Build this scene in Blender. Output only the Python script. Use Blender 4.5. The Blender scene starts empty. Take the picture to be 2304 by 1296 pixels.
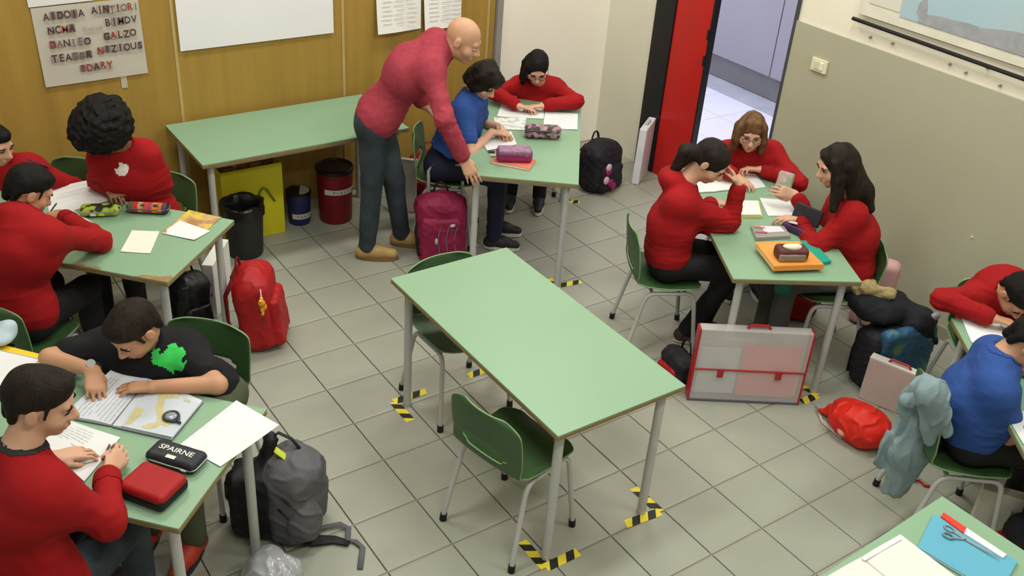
import bpy, bmesh, math, random
import numpy as np
from mathutils import Vector, Matrix
C = bpy.context.scene.collection
SC = bpy.context.scene
R_ = random.Random(7)
# ------------------------------------------------------------------ camera (metres; z up)
F_PX, W_PX, H_PX = 2227.95, 2304.0, 1296.0
CAM = np.array([-1.9535, -4.9370, 3.0544])
YAW, PIT, ROL = 0.63760393, 0.53898936, 0.07770312
_c, _s = math.cos, math.sin
_fw = np.array([_s(YAW)*_c(PIT), _c(YAW)*_c(PIT), -_s(PIT)])
_rt = np.array([_c(YAW), -_s(YAW), 0.0])
_up = np.cross(_rt, _fw)
CR = _c(ROL)*_rt + _s(ROL)*_up
CU = -_s(ROL)*_rt + _c(ROL)*_up
camd = bpy.data.cameras.new('camera'); camo = bpy.data.objects.new('camera', camd); C.objects.link(camo)
camd.sensor_width = 36.0; camd.lens = F_PX/W_PX*36.0; camd.clip_start = 0.05; camd.clip_end = 100
camo.matrix_world = Matrix(((CR[0], CU[0], -_fw[0], CAM[0]), (CR[1], CU[1], -_fw[1], CAM[1]), (CR[2], CU[2], -_fw[2], CAM[2]), (0, 0, 0, 1)))
SC.camera = camo
# ------------------------------------------------------------------ colour management
SC.view_settings.view_transform = 'Standard'; SC.view_settings.look = 'None'
SC.view_settings.gamma = 1.0; SC.view_settings.use_curve_mapping = False
SC.view_settings.exposure = 0.09
# ------------------------------------------------------------------ world: pale overcast daylight outside
wd = bpy.data.worlds.new('world'); SC.world = wd; wd.use_nodes = True
wd.node_tree.nodes['Background'].inputs[0].default_value = (0.80, 0.90, 1.0, 1); wd.node_tree.nodes['Background'].inputs[1].default_value = 1.0
# ------------------------------------------------------------------ lights the room has, plus one added spill light in the corridor
def area_light(name, loc, rot, sx, sy, power, col):
    l = bpy.data.lights.new(name, 'AREA'); l.shape = 'RECTANGLE'; l.size = sx; l.size_y = sy; l.energy = power; l.color = col
    o = bpy.data.objects.new(name, l); o.location = loc; o.rotation_euler = rot; C.objects.link(o); return o
LAMPS = [(-0.9, -4.4), (-0.9, -2.2), (-0.9, -0.1), (1.7, -4.4), (1.7, -2.2), (1.7, -0.1)]
for i, (x, y) in enumerate(LAMPS):
    area_light('ceiling_lamp_light', (x, y, 3.70), (0, 0, 0), 1.25, 0.35, 37, (1.0, 0.99, 0.93))
area_light('window_daylight', (-4.9, -3.2, 1.95), (0, math.radians(-90), 0), 1.7, 5.6, 14, (0.92, 0.96, 1.0))
area_light('corridor_daylight', (4.2, 0.9, 3.6), (0, 0, 0), 1.2, 2.6, 88, (0.80, 0.82, 1.0))

area_light('corridor_spill_light', (5.04, -0.55, 2.55), (0, math.radians(62), 0), 0.9, 1.6, 60, (0.80, 0.78, 1.0))  # no window here: unseen area light added to spill lavender onto the doorway floor
# ------------------------------------------------------------------ helpers: points
FWH = np.array([_s(YAW), _c(YAW), 0.0])     # horizontal view direction
def ray(px, py):
    return _fw + (px-W_PX/2)/F_PX*CR - (py-H_PX/2)/F_PX*CU
def at(px, py, z):                          # the point of the room seen there at height z
    d = ray(px, py); t = (z-CAM[2])/d[2]; return CAM + t*d
def V(px, py, anc, df=0.0):                 # the point seen there on an upright plane standing at anc (df metres behind it)
    P = np.array([anc[0], anc[1], 0.0]) + df*FWH
    d = ray(px, py); t = ((P-CAM) @ FWH)/(d @ FWH); return CAM + t*d
def scr(p):
    d = np.asarray(p, float)-CAM; z = d @ _fw
    return (W_PX/2+F_PX*(d @ CR)/z, H_PX/2-F_PX*(d @ CU)/z, z)
def nrm(v):
    v = np.asarray(v, float); return v/(np.linalg.norm(v)+1e-12)
def D(r, t, u):                             # r to the photo's right, t towards the viewer, u up
    return nrm(r*_rt - t*FWH + np.array([0, 0, u]))
# ------------------------------------------------------------------ helpers: materials
def lin(c):
    c = c/255.0
    return c/12.92 if c <= 0.04045 else ((c+0.055)/1.055)**2.4
def rgb(r, g, b, k=1.0): return (lin(r)*k, lin(g)*k, lin(b)*k, 1)
MATS = {}
def mat(name, col, rough=0.6, var=0.08, vscale=6.0, bump=0.0, bscale=60.0, metal=0.0, col2=None, spec=0.35, trans=0.0, emit=0.0, stretch=None, sheen=0.0, alpha=1.0):
    if name in MATS: return MATS[name]
    m = bpy.data.materials.new(name); m.use_nodes = True; nt = m.node_tree; b = nt.nodes['Principled BSDF']
    b.inputs['Roughness'].default_value = rough; b.inputs['Metallic'].default_value = metal
    b.inputs['Specular IOR Level'].default_value = spec
    if trans: b.inputs['Transmission Weight'].default_value = trans
    if alpha < 1: b.inputs['Alpha'].default_value = alpha
    if sheen: b.inputs['Sheen Weight'].default_value = sheen
    tc = nt.nodes.new('ShaderNodeTexCoord'); mp = nt.nodes.new('ShaderNodeMapping'); nt.links.new(tc.outputs['Object'], mp.inputs[0])
    if stretch: mp.inputs['Scale'].default_value = stretch
    n = nt.nodes.new('ShaderNodeTexNoise'); n.inputs['Scale'].default_value = vscale; n.inputs['Detail'].default_value = 4
    nt.links.new(mp.outputs[0], n.inputs['Vector'])
    cr = nt.nodes.new('ShaderNodeValToRGB')
    c1 = col if len(col) == 4 else rgb(*col)
    c2 = (col2 if len(col2) == 4 else rgb(*col2)) if col2 else tuple(min(1, x*(1+var)) for x in c1[:3])+(1,)
    c0 = c1 if col2 else tuple(x*(1-var) for x in c1[:3])+(1,)
    cr.color_ramp.elements[0].color = c0; cr.color_ramp.elements[1].color = c2
    cr.color_ramp.elements[0].position = 0.3; cr.color_ramp.elements[1].position = 0.7
    nt.links.new(n.outputs['Fac'], cr.inputs[0]); nt.links.new(cr.outputs[0], b.inputs['Base Color'])
    if bump:
        n2 = nt.nodes.new('ShaderNodeTexNoise'); n2.inputs['Scale'].default_value = bscale; n2.inputs['Detail'].default_value = 3
        nt.links.new(mp.outputs[0], n2.inputs['Vector'])
        bp = nt.nodes.new('ShaderNodeBump'); bp.inputs['Strength'].default_value = bump; bp.inputs['Distance'].default_value = 0.01
        nt.links.new(n2.outputs['Fac'], bp.inputs['Height']); nt.links.new(bp.outputs[0], b.inputs['Normal'])
    if emit:
        b.inputs['Emission Color'].default_value = c1; b.inputs['Emission Strength'].default_value = emit
    MATS[name] = m; return m
def ramp(cr, stops):
    el = cr.color_ramp.elements; el[0].position = stops[0][0]; el[0].color = rgb(*stops[0][1]); el[1].position = stops[-1][0]; el[1].color = rgb(*stops[-1][1])
    for p, c in stops[1:-1]: e = el.new(p); e.color = rgb(*c)
def wave_mat(name, stops, scale, axis='X', rough=0.6, distort=0.0, coord='Object', interp='CONSTANT', rot=(0, 0, 0)):
    if name in MATS: return MATS[name]
    m = bpy.data.materials.new(name); m.use_nodes = True; nt = m.node_tree; b = nt.nodes['Principled BSDF']; b.inputs['Roughness'].default_value = rough
    tc = nt.nodes.new('ShaderNodeTexCoord'); mp = nt.nodes.new('ShaderNodeMapping'); mp.inputs['Rotation'].default_value = rot
    nt.links.new(tc.outputs[coord], mp.inputs[0])
    w = nt.nodes.new('ShaderNodeTexWave'); w.bands_direction = axis; w.wave_profile = 'SAW'; w.inputs['Scale'].default_value = scale; w.inputs['Distortion'].default_value = distort
    nt.links.new(mp.outputs[0], w.inputs['Vector'])
    cr = nt.nodes.new('ShaderNodeValToRGB'); cr.color_ramp.interpolation = interp
    ramp(cr, stops)
    nt.links.new(w.outputs['Fac'], cr.inputs[0]); nt.links.new(cr.outputs[0], b.inputs['Base Color'])
    MATS[name] = m; return m
def blotch_mat(name, stops, scale, rough=0.6, detail=2.0, coord='Object', voronoi=False, bump=0.0):
    if name in MATS: return MATS[name]
    m = bpy.data.materials.new(name); m.use_nodes = True; nt = m.node_tree; b = nt.nodes['Principled BSDF']; b.inputs['Roughness'].default_value = rough
    tc = nt.nodes.new('ShaderNodeTexCoord')
    if voronoi:
        n = nt.nodes.new('ShaderNodeTexVoronoi'); n.inputs['Scale'].default_value = scale; out = n.outputs['Color']
        sp = nt.nodes.new('ShaderNodeSeparateColor'); nt.links.new(out, sp.inputs[0]); out = sp.outputs[0]
    else:
        n = nt.nodes.new('ShaderNodeTexNoise'); n.inputs['Scale'].default_value = scale; n.inputs['Detail'].default_value = detail; out = n.outputs['Fac']
    nt.links.new(tc.outputs[coord], n.inputs['Vector'])
    cr = nt.nodes.new('ShaderNodeValToRGB'); ramp(cr, stops)
    nt.links.new(out, cr.inputs[0]); nt.links.new(cr.outputs[0], b.inputs['Base Color'])
    MATS[name] = m; return m
# ------------------------------------------------------------------ helpers: meshes
class MB:
    def __init__(s): s.v = []; s.f = []; s.m = []
    def add(s, vs, fs, mi=0):
        o = len(s.v); s.v += [tuple(map(float, v)) for v in vs]; s.f += [tuple(i+o for i in f) for f in fs]; s.m += [mi]*len(fs); return s
    def box(s, c, size, R=None, mi=0):
        R = np.eye(3) if R is None else np.asarray(R); h = np.array(size)/2
        vs = [np.array(c)+R @ (h*np.array(q)) for q in [(-1,-1,-1),(1,-1,-1),(1,1,-1),(-1,1,-1),(-1,-1,1),(1,-1,1),(1,1,1),(-1,1,1)]]
        return s.add(vs, [(0,3,2,1),(4,5,6,7),(0,1,5,4),(1,2,6,5),(2,3,7,6),(3,0,4,7)], mi)
    def prism(s, base, top, mi=0):          # two point rings of equal length
        n = len(base)
        return s.add(list(base)+list(top), [tuple(range(n-1, -1, -1)), tuple(range(n, 2*n))]+[(i, (i+1) % n, n+(i+1) % n, n+i) for i in range(n)], mi)
    def slab(s, quad, t, mi=0):             # quad lies on its support; thickness t upwards
        quad = [np.asarray(q, float) for q in quad]
        nn = np.cross(quad[1]-quad[0], quad[2]-quad[1])
        if nn[2] < 0: quad = quad[::-1]
        return s.prism(quad, [q+np.array([0, 0, t]) for q in quad], mi)
    def tube(s, pts, r, seg=10, mi=0, cap=True, flat=None):
        pts = [np.asarray(p, float) for p in pts]; n = len(pts); rr = r if hasattr(r, '__len__') else [r]*n
        t0 = nrm(pts[1]-pts[0]); ref = np.array([0, 0, 1.0]) if abs(t0[2]) < 0.9 else np.array([1.0, 0, 0])
        u = nrm(np.cross(t0, ref)); rings = []
        for i, p in enumerate(pts):
            t = nrm((pts[min(i+1, n-1)]-pts[max(i-1, 0)])); u = nrm(u-t*(u @ t)); w = np.cross(t, u)
            if flat is not None: ring = [p+rr[i]*(_c(a)*u+flat*_s(a)*w) for a in np.linspace(0, 2*math.pi, seg, endpoint=False)]
            else: ring = [p+rr[i]*(_c(a)*u+_s(a)*w) for a in np.linspace(0, 2*math.pi, seg, endpoint=False)]
            rings += ring
        fs = [(i*seg+j, i*seg+(j+1) % seg, (i+1)*seg+(j+1) % seg, (i+1)*seg+j) for i in range(n-1) for j in range(seg)]
        if cap: fs += [tuple(range(seg-1, -1, -1)), tuple((n-1)*seg+j for j in range(seg))]
        return s.add(rings, fs, mi)
    def lathe(s, prof, seg=24, c=(0, 0, 0), mi=0, squash=1.0):
        vs = [(c[0]+r*_c(a), c[1]+squash*r*_s(a), c[2]+z) for r, z in prof for a in np.linspace(0, 2*math.pi, seg, endpoint=False)]
        fs = [(i*seg+j, i*seg+(j+1) % seg, (i+1)*seg+(j+1) % seg, (i+1)*seg+j) for i in range(len(prof)-1) for j in range(seg)]
        return s.add(vs, fs, mi)
    def ball(s, c, r, R=None, seg=12, mi=0):
        R = np.eye(3) if R is None else np.asarray(R); r = np.array(r)*np.ones(3); vs = []; fs = []; nr = seg//2
        for i in range(nr+1):
            a = math.pi*i/nr
            for j in range(seg):
                b = 2*math.pi*j/seg; vs.append(np.array(c)+R @ (r*np.array([_s(a)*_c(b), _s(a)*_s(b), _c(a)])))
        for i in range(nr):
            for j in range(seg):
                q = (i*seg+j, (i+1)*seg+j, (i+1)*seg+(j+1) % seg, i*seg+(j+1) % seg)
                fs.append(q)
        return s.add(vs, fs, mi)
    def grid(s, P, mi=0, flip=False):       # P[i][j] points
        a = len(P); b = len(P[0]); vs = [p for row in P for p in row]
        fs = [(i*b+j, (i+1)*b+j, (i+1)*b+j+1, i*b+j+1) for i in range(a-1) for j in range(b-1)]
        if flip: fs = [f[::-1] for f in fs]
        return s.add(vs, fs, mi)
    def mesh(s, name):
        me = bpy.data.meshes.new(name); me.from_pydata(s.v, [], s.f); me.update()
        if any(s.m): me.polygons.foreach_set('material_index', s.m)
        return me
def link(name, me, m, parent=None, smooth=False, off=None):
    o = bpy.data.objects.new(name, me); C.objects.link(o)
    for k in (m if isinstance(m, (list, tuple)) else [m]):
        if k is not None: me.materials.append(k)
    if parent is not None: o.parent = parent
    if smooth:
        me.polygons.foreach_set('use_smooth', [True]*len(me.polygons))
        if smooth == 'auto': me.set_sharp_from_angle(angle=math.radians(40))
    return o
def wpos(o):
    p = Vector((0, 0, 0)); M = Matrix.Identity(4); ch = []
    while o is not None: ch.append(o); o = o.parent
    for q in reversed(ch): M = M @ q.matrix_basis
    return M
def obj(name, mb, m, parent=None, smooth=False, bevel=0.0, world=True):
    """links mb as one mesh object; with world=True its points are world points even under a parent"""
    if parent is not None and world:
        Mi = np.array(wpos(parent).inverted()); v = np.array(mb.v); mb.v = [tuple(x) for x in (v @ Mi[:3, :3].T + Mi[:3, 3])]
    o = link(name, mb.mesh(name), m, parent, smooth)
    if bevel:
        b = o.modifiers.new('bevel', 'BEVEL'); b.width = bevel; b.segments = 2; b.limit_method = 'ANGLE'; b.angle_limit = math.radians(40)
    return o
def tag(o, label=None, cat=None, group=None, kind=None):
    if label: o['label'] = label
    if cat: o['category'] = cat
    if group: o['group'] = group
    if kind: o['kind'] = kind
    return o
def thing(name, label, cat, loc=(0, 0, 0), rotz=0.0, group=None):
    o = bpy.data.objects.new(name, None); C.objects.link(o); o.location = loc; o.rotation_euler = (0, 0, rotz); o.empty_display_size = 0.1
    return tag(o, label, cat, group)
def dup(root, loc, rotz, label, group=None):
    r = root.copy(); C.objects.link(r); r.location = loc; r.rotation_euler = (0, 0, rotz); r['label'] = label
    if group: r['group'] = group
    for ch in list(root.children):
        c = ch.copy(); C.objects.link(c); c.parent = r
        for g in list(ch.children):
            d = g.copy(); C.objects.link(d); d.parent = c
    return r
def rotz(a): return np.array([[_c(a), -_s(a), 0], [_s(a), _c(a), 0], [0, 0, 1.0]])
def frame(y, z):                            # rotation with columns x, y, z from forward y and rough up z
    y = nrm(y); x = nrm(np.cross(y, z)); z = np.cross(x, y); return np.stack([x, y, z], 1)
# ------------------------------------------------------------------ helpers: smooth solids (distance fields meshed by surface nets)
def cap(a, b, ra, rb=None, sq=None):
    a = np.asarray(a, float); b = np.asarray(b, float); rb = ra if rb is None else rb; ab = b-a; L2 = ab @ ab + 1e-12; m = max(ra, rb)
    if sq is not None: ax, f = nrm(sq[0]), sq[1]
    def fn(P):
        q = P-a; t = np.clip((q @ ab)/L2, 0, 1); w = q-t[..., None]*ab
        if sq is not None:
            w = w + ((1/f-1)*(w @ ax))[..., None]*ax
            return (np.sqrt(np.einsum('...i,...i', w, w))-(ra+(rb-ra)*t))*(0.5+0.5*f)
        return np.sqrt(np.einsum('...i,...i', w, w))-(ra+(rb-ra)*t)
    return fn, np.minimum(a, b)-m, np.maximum(a, b)+m
def ell(c, r, R=None):
    c = np.asarray(c, float); R = np.eye(3) if R is None else np.asarray(R); r = np.array(r, float)*np.ones(3); m = max(r)
    def fn(P):
        q = (P-c) @ R; k0 = np.linalg.norm(q/r, axis=-1); k1 = np.linalg.norm(q/(r*r), axis=-1)
        return k0*(k0-1)/(k1+1e-9)
    return fn, c-m, c+m
def rbox(c, h, R=None, rd=0.02):
    c = np.asarray(c, float); R = np.eye(3) if R is None else np.asarray(R); h = np.array(h, float)-rd; m = np.linalg.norm(h)+rd
    def fn(P):
        q = np.abs((P-c) @ R)-h
        return np.linalg.norm(np.maximum(q, 0), axis=-1)+np.minimum(q.max(-1), 0)-rd
    return fn, c-m, c+m
def half(p, n):                             # keeps the side opposite to n
    p = np.asarray(p, float); n = nrm(n)
    return (lambda P: (P-p) @ n), None, None
def noise_fn(freq, seed, n=7, stretch=None):
    g = np.random.default_rng(seed); K = g.normal(size=(n, 3)); K /= np.linalg.norm(K, axis=1)[:, None]; K *= freq*(0.6+0.9*g.random((n, 1)))
    if stretch is not None: K = K @ np.asarray(stretch)
    ph = g.random(n)*6.28
    return lambda P: np.sin(P @ K.T+ph).sum(-1)/n*1.6
def sdf_mesh(prims, h, post=None):
    """prims: (op, k, (fn, lo, hi)) with op u / s / i -> verts, quads"""
    lo = np.min([p[2][1] for p in prims if p[0] == 'u'], 0)-3*h; hi = np.max([p[2][2] for p in prims if p[0] == 'u'], 0)+3*h
    B = 8; nb = np.ceil((hi-lo)/(h*B)).astype(int)+1; bs = B*h
    bi = np.stack(np.meshgrid(*[np.arange(k) for k in nb], indexing='ij'), -1).reshape(-1, 3)
    cen = lo+(bi+0.5)*bs-h/2; Dg = bs*0.866
    dl = [p[2][0](cen) for p in prims]
    def comb(op, k, d, e):
        if op == 'u':
            r = np.minimum(d, e)
            if k > 0: m = np.maximum(k-np.abs(d-e), 0)/k; r = r-m*m*k*0.25
            return r
        if op == 's':
            e = -e; r = np.maximum(d, e)
            if k > 0: m = np.maximum(k-np.abs(d-e), 0)/k; r = r+m*m*k*0.25
            return r
        return np.maximum(d, e)
    dc = np.full(len(cen), 1.0)
    for p, e in zip(prims, dl): dc = comb(p[0], p[1], dc, e)
    du = np.min([e for p, e in zip(prims, dl) if p[0] == 'u'], 0)
    keep = np.nonzero(np.abs(dc) < Dg*1.6+0.012)[0]
    loc = np.stack(np.meshgrid(*[np.arange(B)]*3, indexing='ij'), -1).reshape(-1, 3)
    P = (lo+((bi[keep]*B)[:, None, :]+loc[None])*h)
    d = np.full(P.shape[:2], 1.0)
    for p, e in zip(prims, dl):
        op, k = p[0], p[1]; ek = e[keep]
        if op == 'u': msk = ek < du[keep]+2.2*Dg+k
        elif op == 's': msk = ek < 1.6*Dg+k
        else: msk = np.ones(len(keep), bool)
        ix = np.nonzero(msk)[0]
        if len(ix): d[ix] = comb(op, k, d[ix], p[2][0](P[ix]))
    if post is not None: d = post(P, d)
    N = nb*B
    F = np.where(dc > 0, 1.0, -1.0).reshape(nb).astype(np.float32)
    F = F.repeat(B, 0).repeat(B, 1).repeat(B, 2)
    gi = (bi[keep]*B)[:, None, :]+loc[None]
    F[gi[..., 0], gi[..., 1], gi[..., 2]] = d
    S = F < 0
    s8 = [S[a:N[0]-1+a, b:N[1]-1+b, c:N[2]-1+c] for a in (0, 1) for b in (0, 1) for c in (0, 1)]
    an = s8[0].copy(); al = s8[0].copy()
    for q in s8[1:]: an |= q; al &= q
    act = an & ~al; ci = np.argwhere(act); nv = len(ci)
    idx = np.full(act.shape, -1, np.int32); idx[tuple(ci.T)] = np.arange(nv)
    acc = np.zeros((nv, 3)); cnt = np.zeros(nv)
    for ax in range(3):
        o1, o2 = [a for a in range(3) if a != ax]
        for b in (0, 1):
            for c in (0, 1):
                q0 = ci.copy(); q0[:, o1] += b; q0[:, o2] += c; q1 = q0.copy(); q1[:, ax] += 1
                f0 = F[tuple(q0.T)]; f1 = F[tuple(q1.T)]; m = (f0 < 0) != (f1 < 0)
                t = f0[m]/(f0[m]-f1[m]); pt = q0[m].astype(float); pt[:, ax] += t
                acc[m] += pt; cnt[m] += 1
    verts = lo+acc/cnt[:, None]*h
    quads = []
    for ax in range(3):
        o1, o2 = (ax+1) % 3, (ax+2) % 3
        sl0 = [slice(1, N[0]-1), slice(1, N[1]-1), slice(1, N[2]-1)]; sl1 = list(sl0); sl0[ax] = slice(0, N[ax]-1); sl1[ax] = slice(1, N[ax])
        a = S[tuple(sl0)]; b = S[tuple(sl1)]; e = np.argwhere(a != b)
        if not len(e): continue
        sg = a[tuple(e.T)]
        off = np.ones(3, int); off[ax] = 0; e = e+off
        def cid(u, v):
            q = e.copy(); q[:, o1] -= u; q[:, o2] -= v; return idx[tuple(q.T)]
        Q = np.stack([cid(1, 1), cid(0, 1), cid(0, 0), cid(1, 0)], 1)
        Q[~sg] = Q[~sg][:, ::-1]; quads.append(Q)
    Q = np.concatenate(quads); Q = Q[(Q >= 0).all(1)]
    return verts, Q
def np_mesh(name, v, q):
    me = bpy.data.meshes.new(name); me.vertices.add(len(v)); me.vertices.foreach_set('co', np.asarray(v, np.float32).ravel())
    n = q.shape[1]; me.loops.add(q.size); me.loops.foreach_set('vertex_index', q.astype(np.int32).ravel())
    me.polygons.add(len(q)); me.polygons.foreach_set('loop_start', np.arange(0, q.size, n, dtype=np.int32))
    me.polygons.foreach_set('use_smooth', [True]*len(q)); me.update(calc_edges=True); me.validate(); return me
def smooth_v(v, q, it=1, f=0.5):
    for _ in range(it):
        s = np.zeros_like(v); c = np.zeros(len(v))
        for a, b in ((0, 1), (1, 2), (2, 3), (3, 0)):
            np.add.at(s, q[:, a], v[q[:, b]]); np.add.at(c, q[:, a], 1); np.add.at(s, q[:, b], v[q[:, a]]); np.add.at(c, q[:, b], 1)
        v = v+f*(s/np.maximum(c, 1)[:, None]-v)
    return v
def vnorm(v, q):
    n = np.cross(v[q[:, 2]]-v[q[:, 0]], v[q[:, 3]]-v[q[:, 1]]); o = np.zeros_like(v)
    for k in range(4): np.add.at(o, q[:, k], n)
    return o/(np.linalg.norm(o, axis=1)[:, None]+1e-12)
def solid(name, prims, h, m, parent=None, post=None, sm=1):
    v, q = sdf_mesh(prims, h, post)
    if sm: v = smooth_v(v, q, sm)
    return put(name, v, q, m, parent), v, q
def put(name, v, q, m, parent=None):
    w = v
    if parent is not None:
        Mi = np.array(wpos(parent).inverted()); w = v @ Mi[:3, :3].T+Mi[:3, 3]
    return link(name, np_mesh(name, w, q), m, parent)
def patch(name, v, q, mask_fn, off, m, parent=None):   # a thin layer lying on a mesh where mask_fn(points) is true
    c = v[q].mean(1); k = mask_fn(c)
    if not k.any(): return None
    qs = q[k]; n = vnorm(v, q); u, inv = np.unique(qs, return_inverse=True)
    return put(name, v[u]+n[u]*off, inv.reshape(qs.shape), m, parent)
# ================================================================== THE ROOM
T0 = 0.304                                   # one floor tile
XL, XR, YB, YF, ZC = -5.0, 3.0, 0.80, -7.0, 3.75
def struct(name, mb, m, parent=None, **k):
    o = obj(name, mb, m, parent, **k)
    if parent is None: o['kind'] = 'structure'
    return o
M_tile = mat('floor_tile_glaze', (155, 156, 142), 0.42, 0.05, 3.0, 0.03, 90, spec=0.4)
M_grout = mat('dark_grout', (62, 60, 52), 0.9); M_grout2 = mat('pale_grout', (120, 119, 106), 0.9)
fl = struct('floor', MB().box((-0.95, -3.1, -0.055), (8.3, 8.0, 0.10)), M_grout)
# tiles that the photograph shows are pieces of their own; a bevelled tile with a long soft edge to its y sides
def tile_mesh():
    b = MB(); hx, hy, ex, ey, t, dz = T0/2-0.0022, T0/2-0.0036, 0.0018, 0.012, 0.006, 0.0022
    o = [(-hx, -hy), (hx, -hy), (hx, hy), (-hx, hy)]; i_ = [(-hx+ex, -hy+ey), (hx-ex, -hy+ey), (hx-ex, hy-ey), (-hx+ex, hy-ey)]
    vs = [(x, y, -t) for x, y in o]+[(x, y, -dz) for x, y in o]+[(x, y, 0) for x, y in i_]
    fs = [(k, (k+1) % 4, 4+(k+1) % 4, 4+k) for k in range(4)]+[(4+k, 4+(k+1) % 4, 8+(k+1) % 4, 8+k) for k in range(4)]+[(8, 9, 10, 11)]
    b.add(vs, fs); me = b.mesh('tile'); me.materials.append(M_tile); return me
tme = tile_mesh(); rest = MB(); cand = []
for i in range(-17, 10):
    for j in range(-23, 3):
        cx, cy = (i+0.5)*T0, (j+0.5)*T0
        if cx > XR+0.1 or cy > YB+0.02: continue
        d = np.array([cx, cy, 0])-CAM
        if d @ _fw < 0.3: vis = False
        else:
            u = scr((cx, cy, 0)); vis = -170 < u[0] < 2474 and -170 < u[1] < 1490
        cand.append((vis, math.hypot(cx-CAM[0], cy-CAM[1]), cx, cy))
nt_ = 0
for vis, dist, cx, cy in sorted(cand, key=lambda a: (not a[0], a[1])):
    if vis and nt_ < 298:
        o = bpy.data.objects.new('tile', tme); C.objects.link(o); o.parent = fl; o.location = (cx, cy, 0); nt_ += 1
    else:
        h = T0/2-0.002; rest.add([(cx-h, cy-h, -0.001), (cx+h, cy-h, -0.001), (cx+h, cy+h, -0.001), (cx-h, cy+h, -0.001)], [(0, 1, 2, 3)])
o = obj('tile_field', rest, M_tile, fl); o['kind'] = 'stuff'
g = MB()
for j in range(-22, 3):
    g.box((-0.95, j*T0, -0.0038), (8.2, 0.0105, 0.003))
o = obj('grout_line', g, M_grout2, fl); o['kind'] = 'stuff'
# -- back wall: mustard wood-grain panels, pale joint strips, grey post, cream plaster beside it
M_must = mat('mustard_laminate', (162, 130, 60), 0.5, 0.10, 2.2, 0.05, 30, stretch=(7, 7, 0.5), spec=0.3)
M_cream = mat('cream_plaster', (250, 244, 230), 0.85, 0.03, 2.0, 0.04, 60)
M_white = mat('off_white_paint', (236, 230, 210), 0.85, 0.03, 2.0, 0.04, 60)
M_strip = mat('pale_joint_strip', (186, 160, 106), 0.5); M_alu = mat('grey_aluminium', (168, 168, 162), 0.4, 0.05, metal=0.4)
M_olive = mat('greige_oil_paint', (174, 172, 148), 0.55, 0.04, 1.5, 0.05, 40, spec=0.3)
M_olive2 = mat('pale_greige_paint', (216, 212, 194), 0.7, 0.04, 1.5, 0.04, 50)
wb = struct('wall_back', MB().box((-1.0, YB+0.11, ZC/2), (8.2, 0.20, ZC)), M_cream)
seams = [XL+0.02, -3.5, -2.42, -1.35, -0.28, 0.792, 1.905, 1.965]
for a, b in zip(seams[:-1], seams[1:]):
    obj('panel', MB().box(((a+b)/2, YB+0.004, 1.60), (b-a-0.006, 0.014, 3.18)), M_must, wb, bevel=0.002)
for x in seams[1:-1]:
    obj('joint_strip', MB().box((x, YB-0.004, 1.60), (0.018, 0.006, 3.18)), M_strip, wb, bevel=0.001)
obj('edge_post', MB().box((1.99, YB-0.006, 1.60), (0.046, 0.05, 3.18)), M_alu, wb, bevel=0.003)
obj('plaster_face', MB().box((2.53, YB+0.003, ZC/2), (1.03, 0.012, ZC-0.01)), M_cream, wb)
# -- right wall: short return, doorway, then the long painted wall
wr = struct('wall_right', MB().box((XR+0.09, 0.56, ZC/2), (0.16, 0.56, ZC)), M_olive2)
ww = struct('wall_right_long', MB().box((XR+0.09, (-0.957+YF)/2, ZC/2), (0.16, -0.957-YF, ZC)), M_white)
obj('dado_paint', MB().box((XR+0.002, (-0.957+YF)/2, 1.455/2), (0.012, -0.957-YF-0.004, 1.455)), M_olive, ww)
struct('wall_over_door', MB().box((XR+0.09, -0.34, 2.95), (0.16, 1.24, 1.6)), M_white)
bb = struct('baseboard_right', MB().box((XR-0.010, (-0.957+YF)/2, 0.04), (0.012, -0.957-YF, 0.08)), mat('baseboard_tile', (150, 146, 124), 0.4))
for k, y in enumerate([-1.36, -1.55, -2.08, -2.23]):
    pass
# -- door: black side panel, narrow red leaf, jamb strip, latch plates
M_red_d = mat('red_door_lacquer', (186, 22, 18), 0.35, 0.06, 3, spec=0.5); M_black = mat('black_lacquer', (20, 20, 22), 0.4)
dr = struct('door_1', MB().box((XR+0.03, -0.088, 1.06), (0.05, 0.345, 2.12)), M_red_d, bevel=0.004)
tag(dr, kind='structure')
obj('door_edge', MB().box((XR+0.03, -0.268, 1.06), (0.052, 0.012, 2.12)), M_black, dr)
for z in (1.16, 0.98): obj('latch_plate', MB().box((XR+0.001, -0.262, z), (0.016, 0.02, 0.07)), M_black, dr, bevel=0.002)
obj('frame_panel', MB().box((XR+0.02, 0.185, 1.06), (0.05, 0.20, 2.12)), M_black, dr, bevel=0.003)
obj('jamb_strip', MB().box((XR+0.085, -0.962, 1.07), (0.19, 0.02, 2.14)), mat('dark_grey_jamb', (70, 72, 78), 0.5), dr, bevel=0.003)
# -- corridor beyond the door
M_cf = mat('corridor_tile', (214, 214, 224), 0.35, 0.03, 3, spec=0.5); M_cg = mat('corridor_joint', (160, 162, 172), 0.8)
cf = struct('floor_corridor', MB().box((4.35, -0.6, -0.055), (2.6, 6.6, 0.10)), M_cg)
S2 = 0.45; cb = MB(); h = S2/2-0.002
cb.add([(-h, -h, 0), (h, -h, 0), (h, h, 0), (-h, h, 0), (-h, -h, -0.006), (h, -h, -0.006), (h, h, -0.006), (-h, h, -0.006)], [(0, 1, 2, 3), (4, 5, 1, 0), (5, 6, 2, 1), (6, 7, 3, 2), (7, 4, 0, 3)])
cme = cb.mesh('tile'); cme.materials.append(M_cf)
for i in range(5):
    for j in range(-5, 6):
        o = bpy.data.objects.new('tile', cme); C.objects.link(o); o.parent = cf; o.location = (3.235+(i)*S2, 0.05+j*S2, 0.0)
        if o.location.x+h > 5.12: bpy.data.objects.remove(o)
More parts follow.
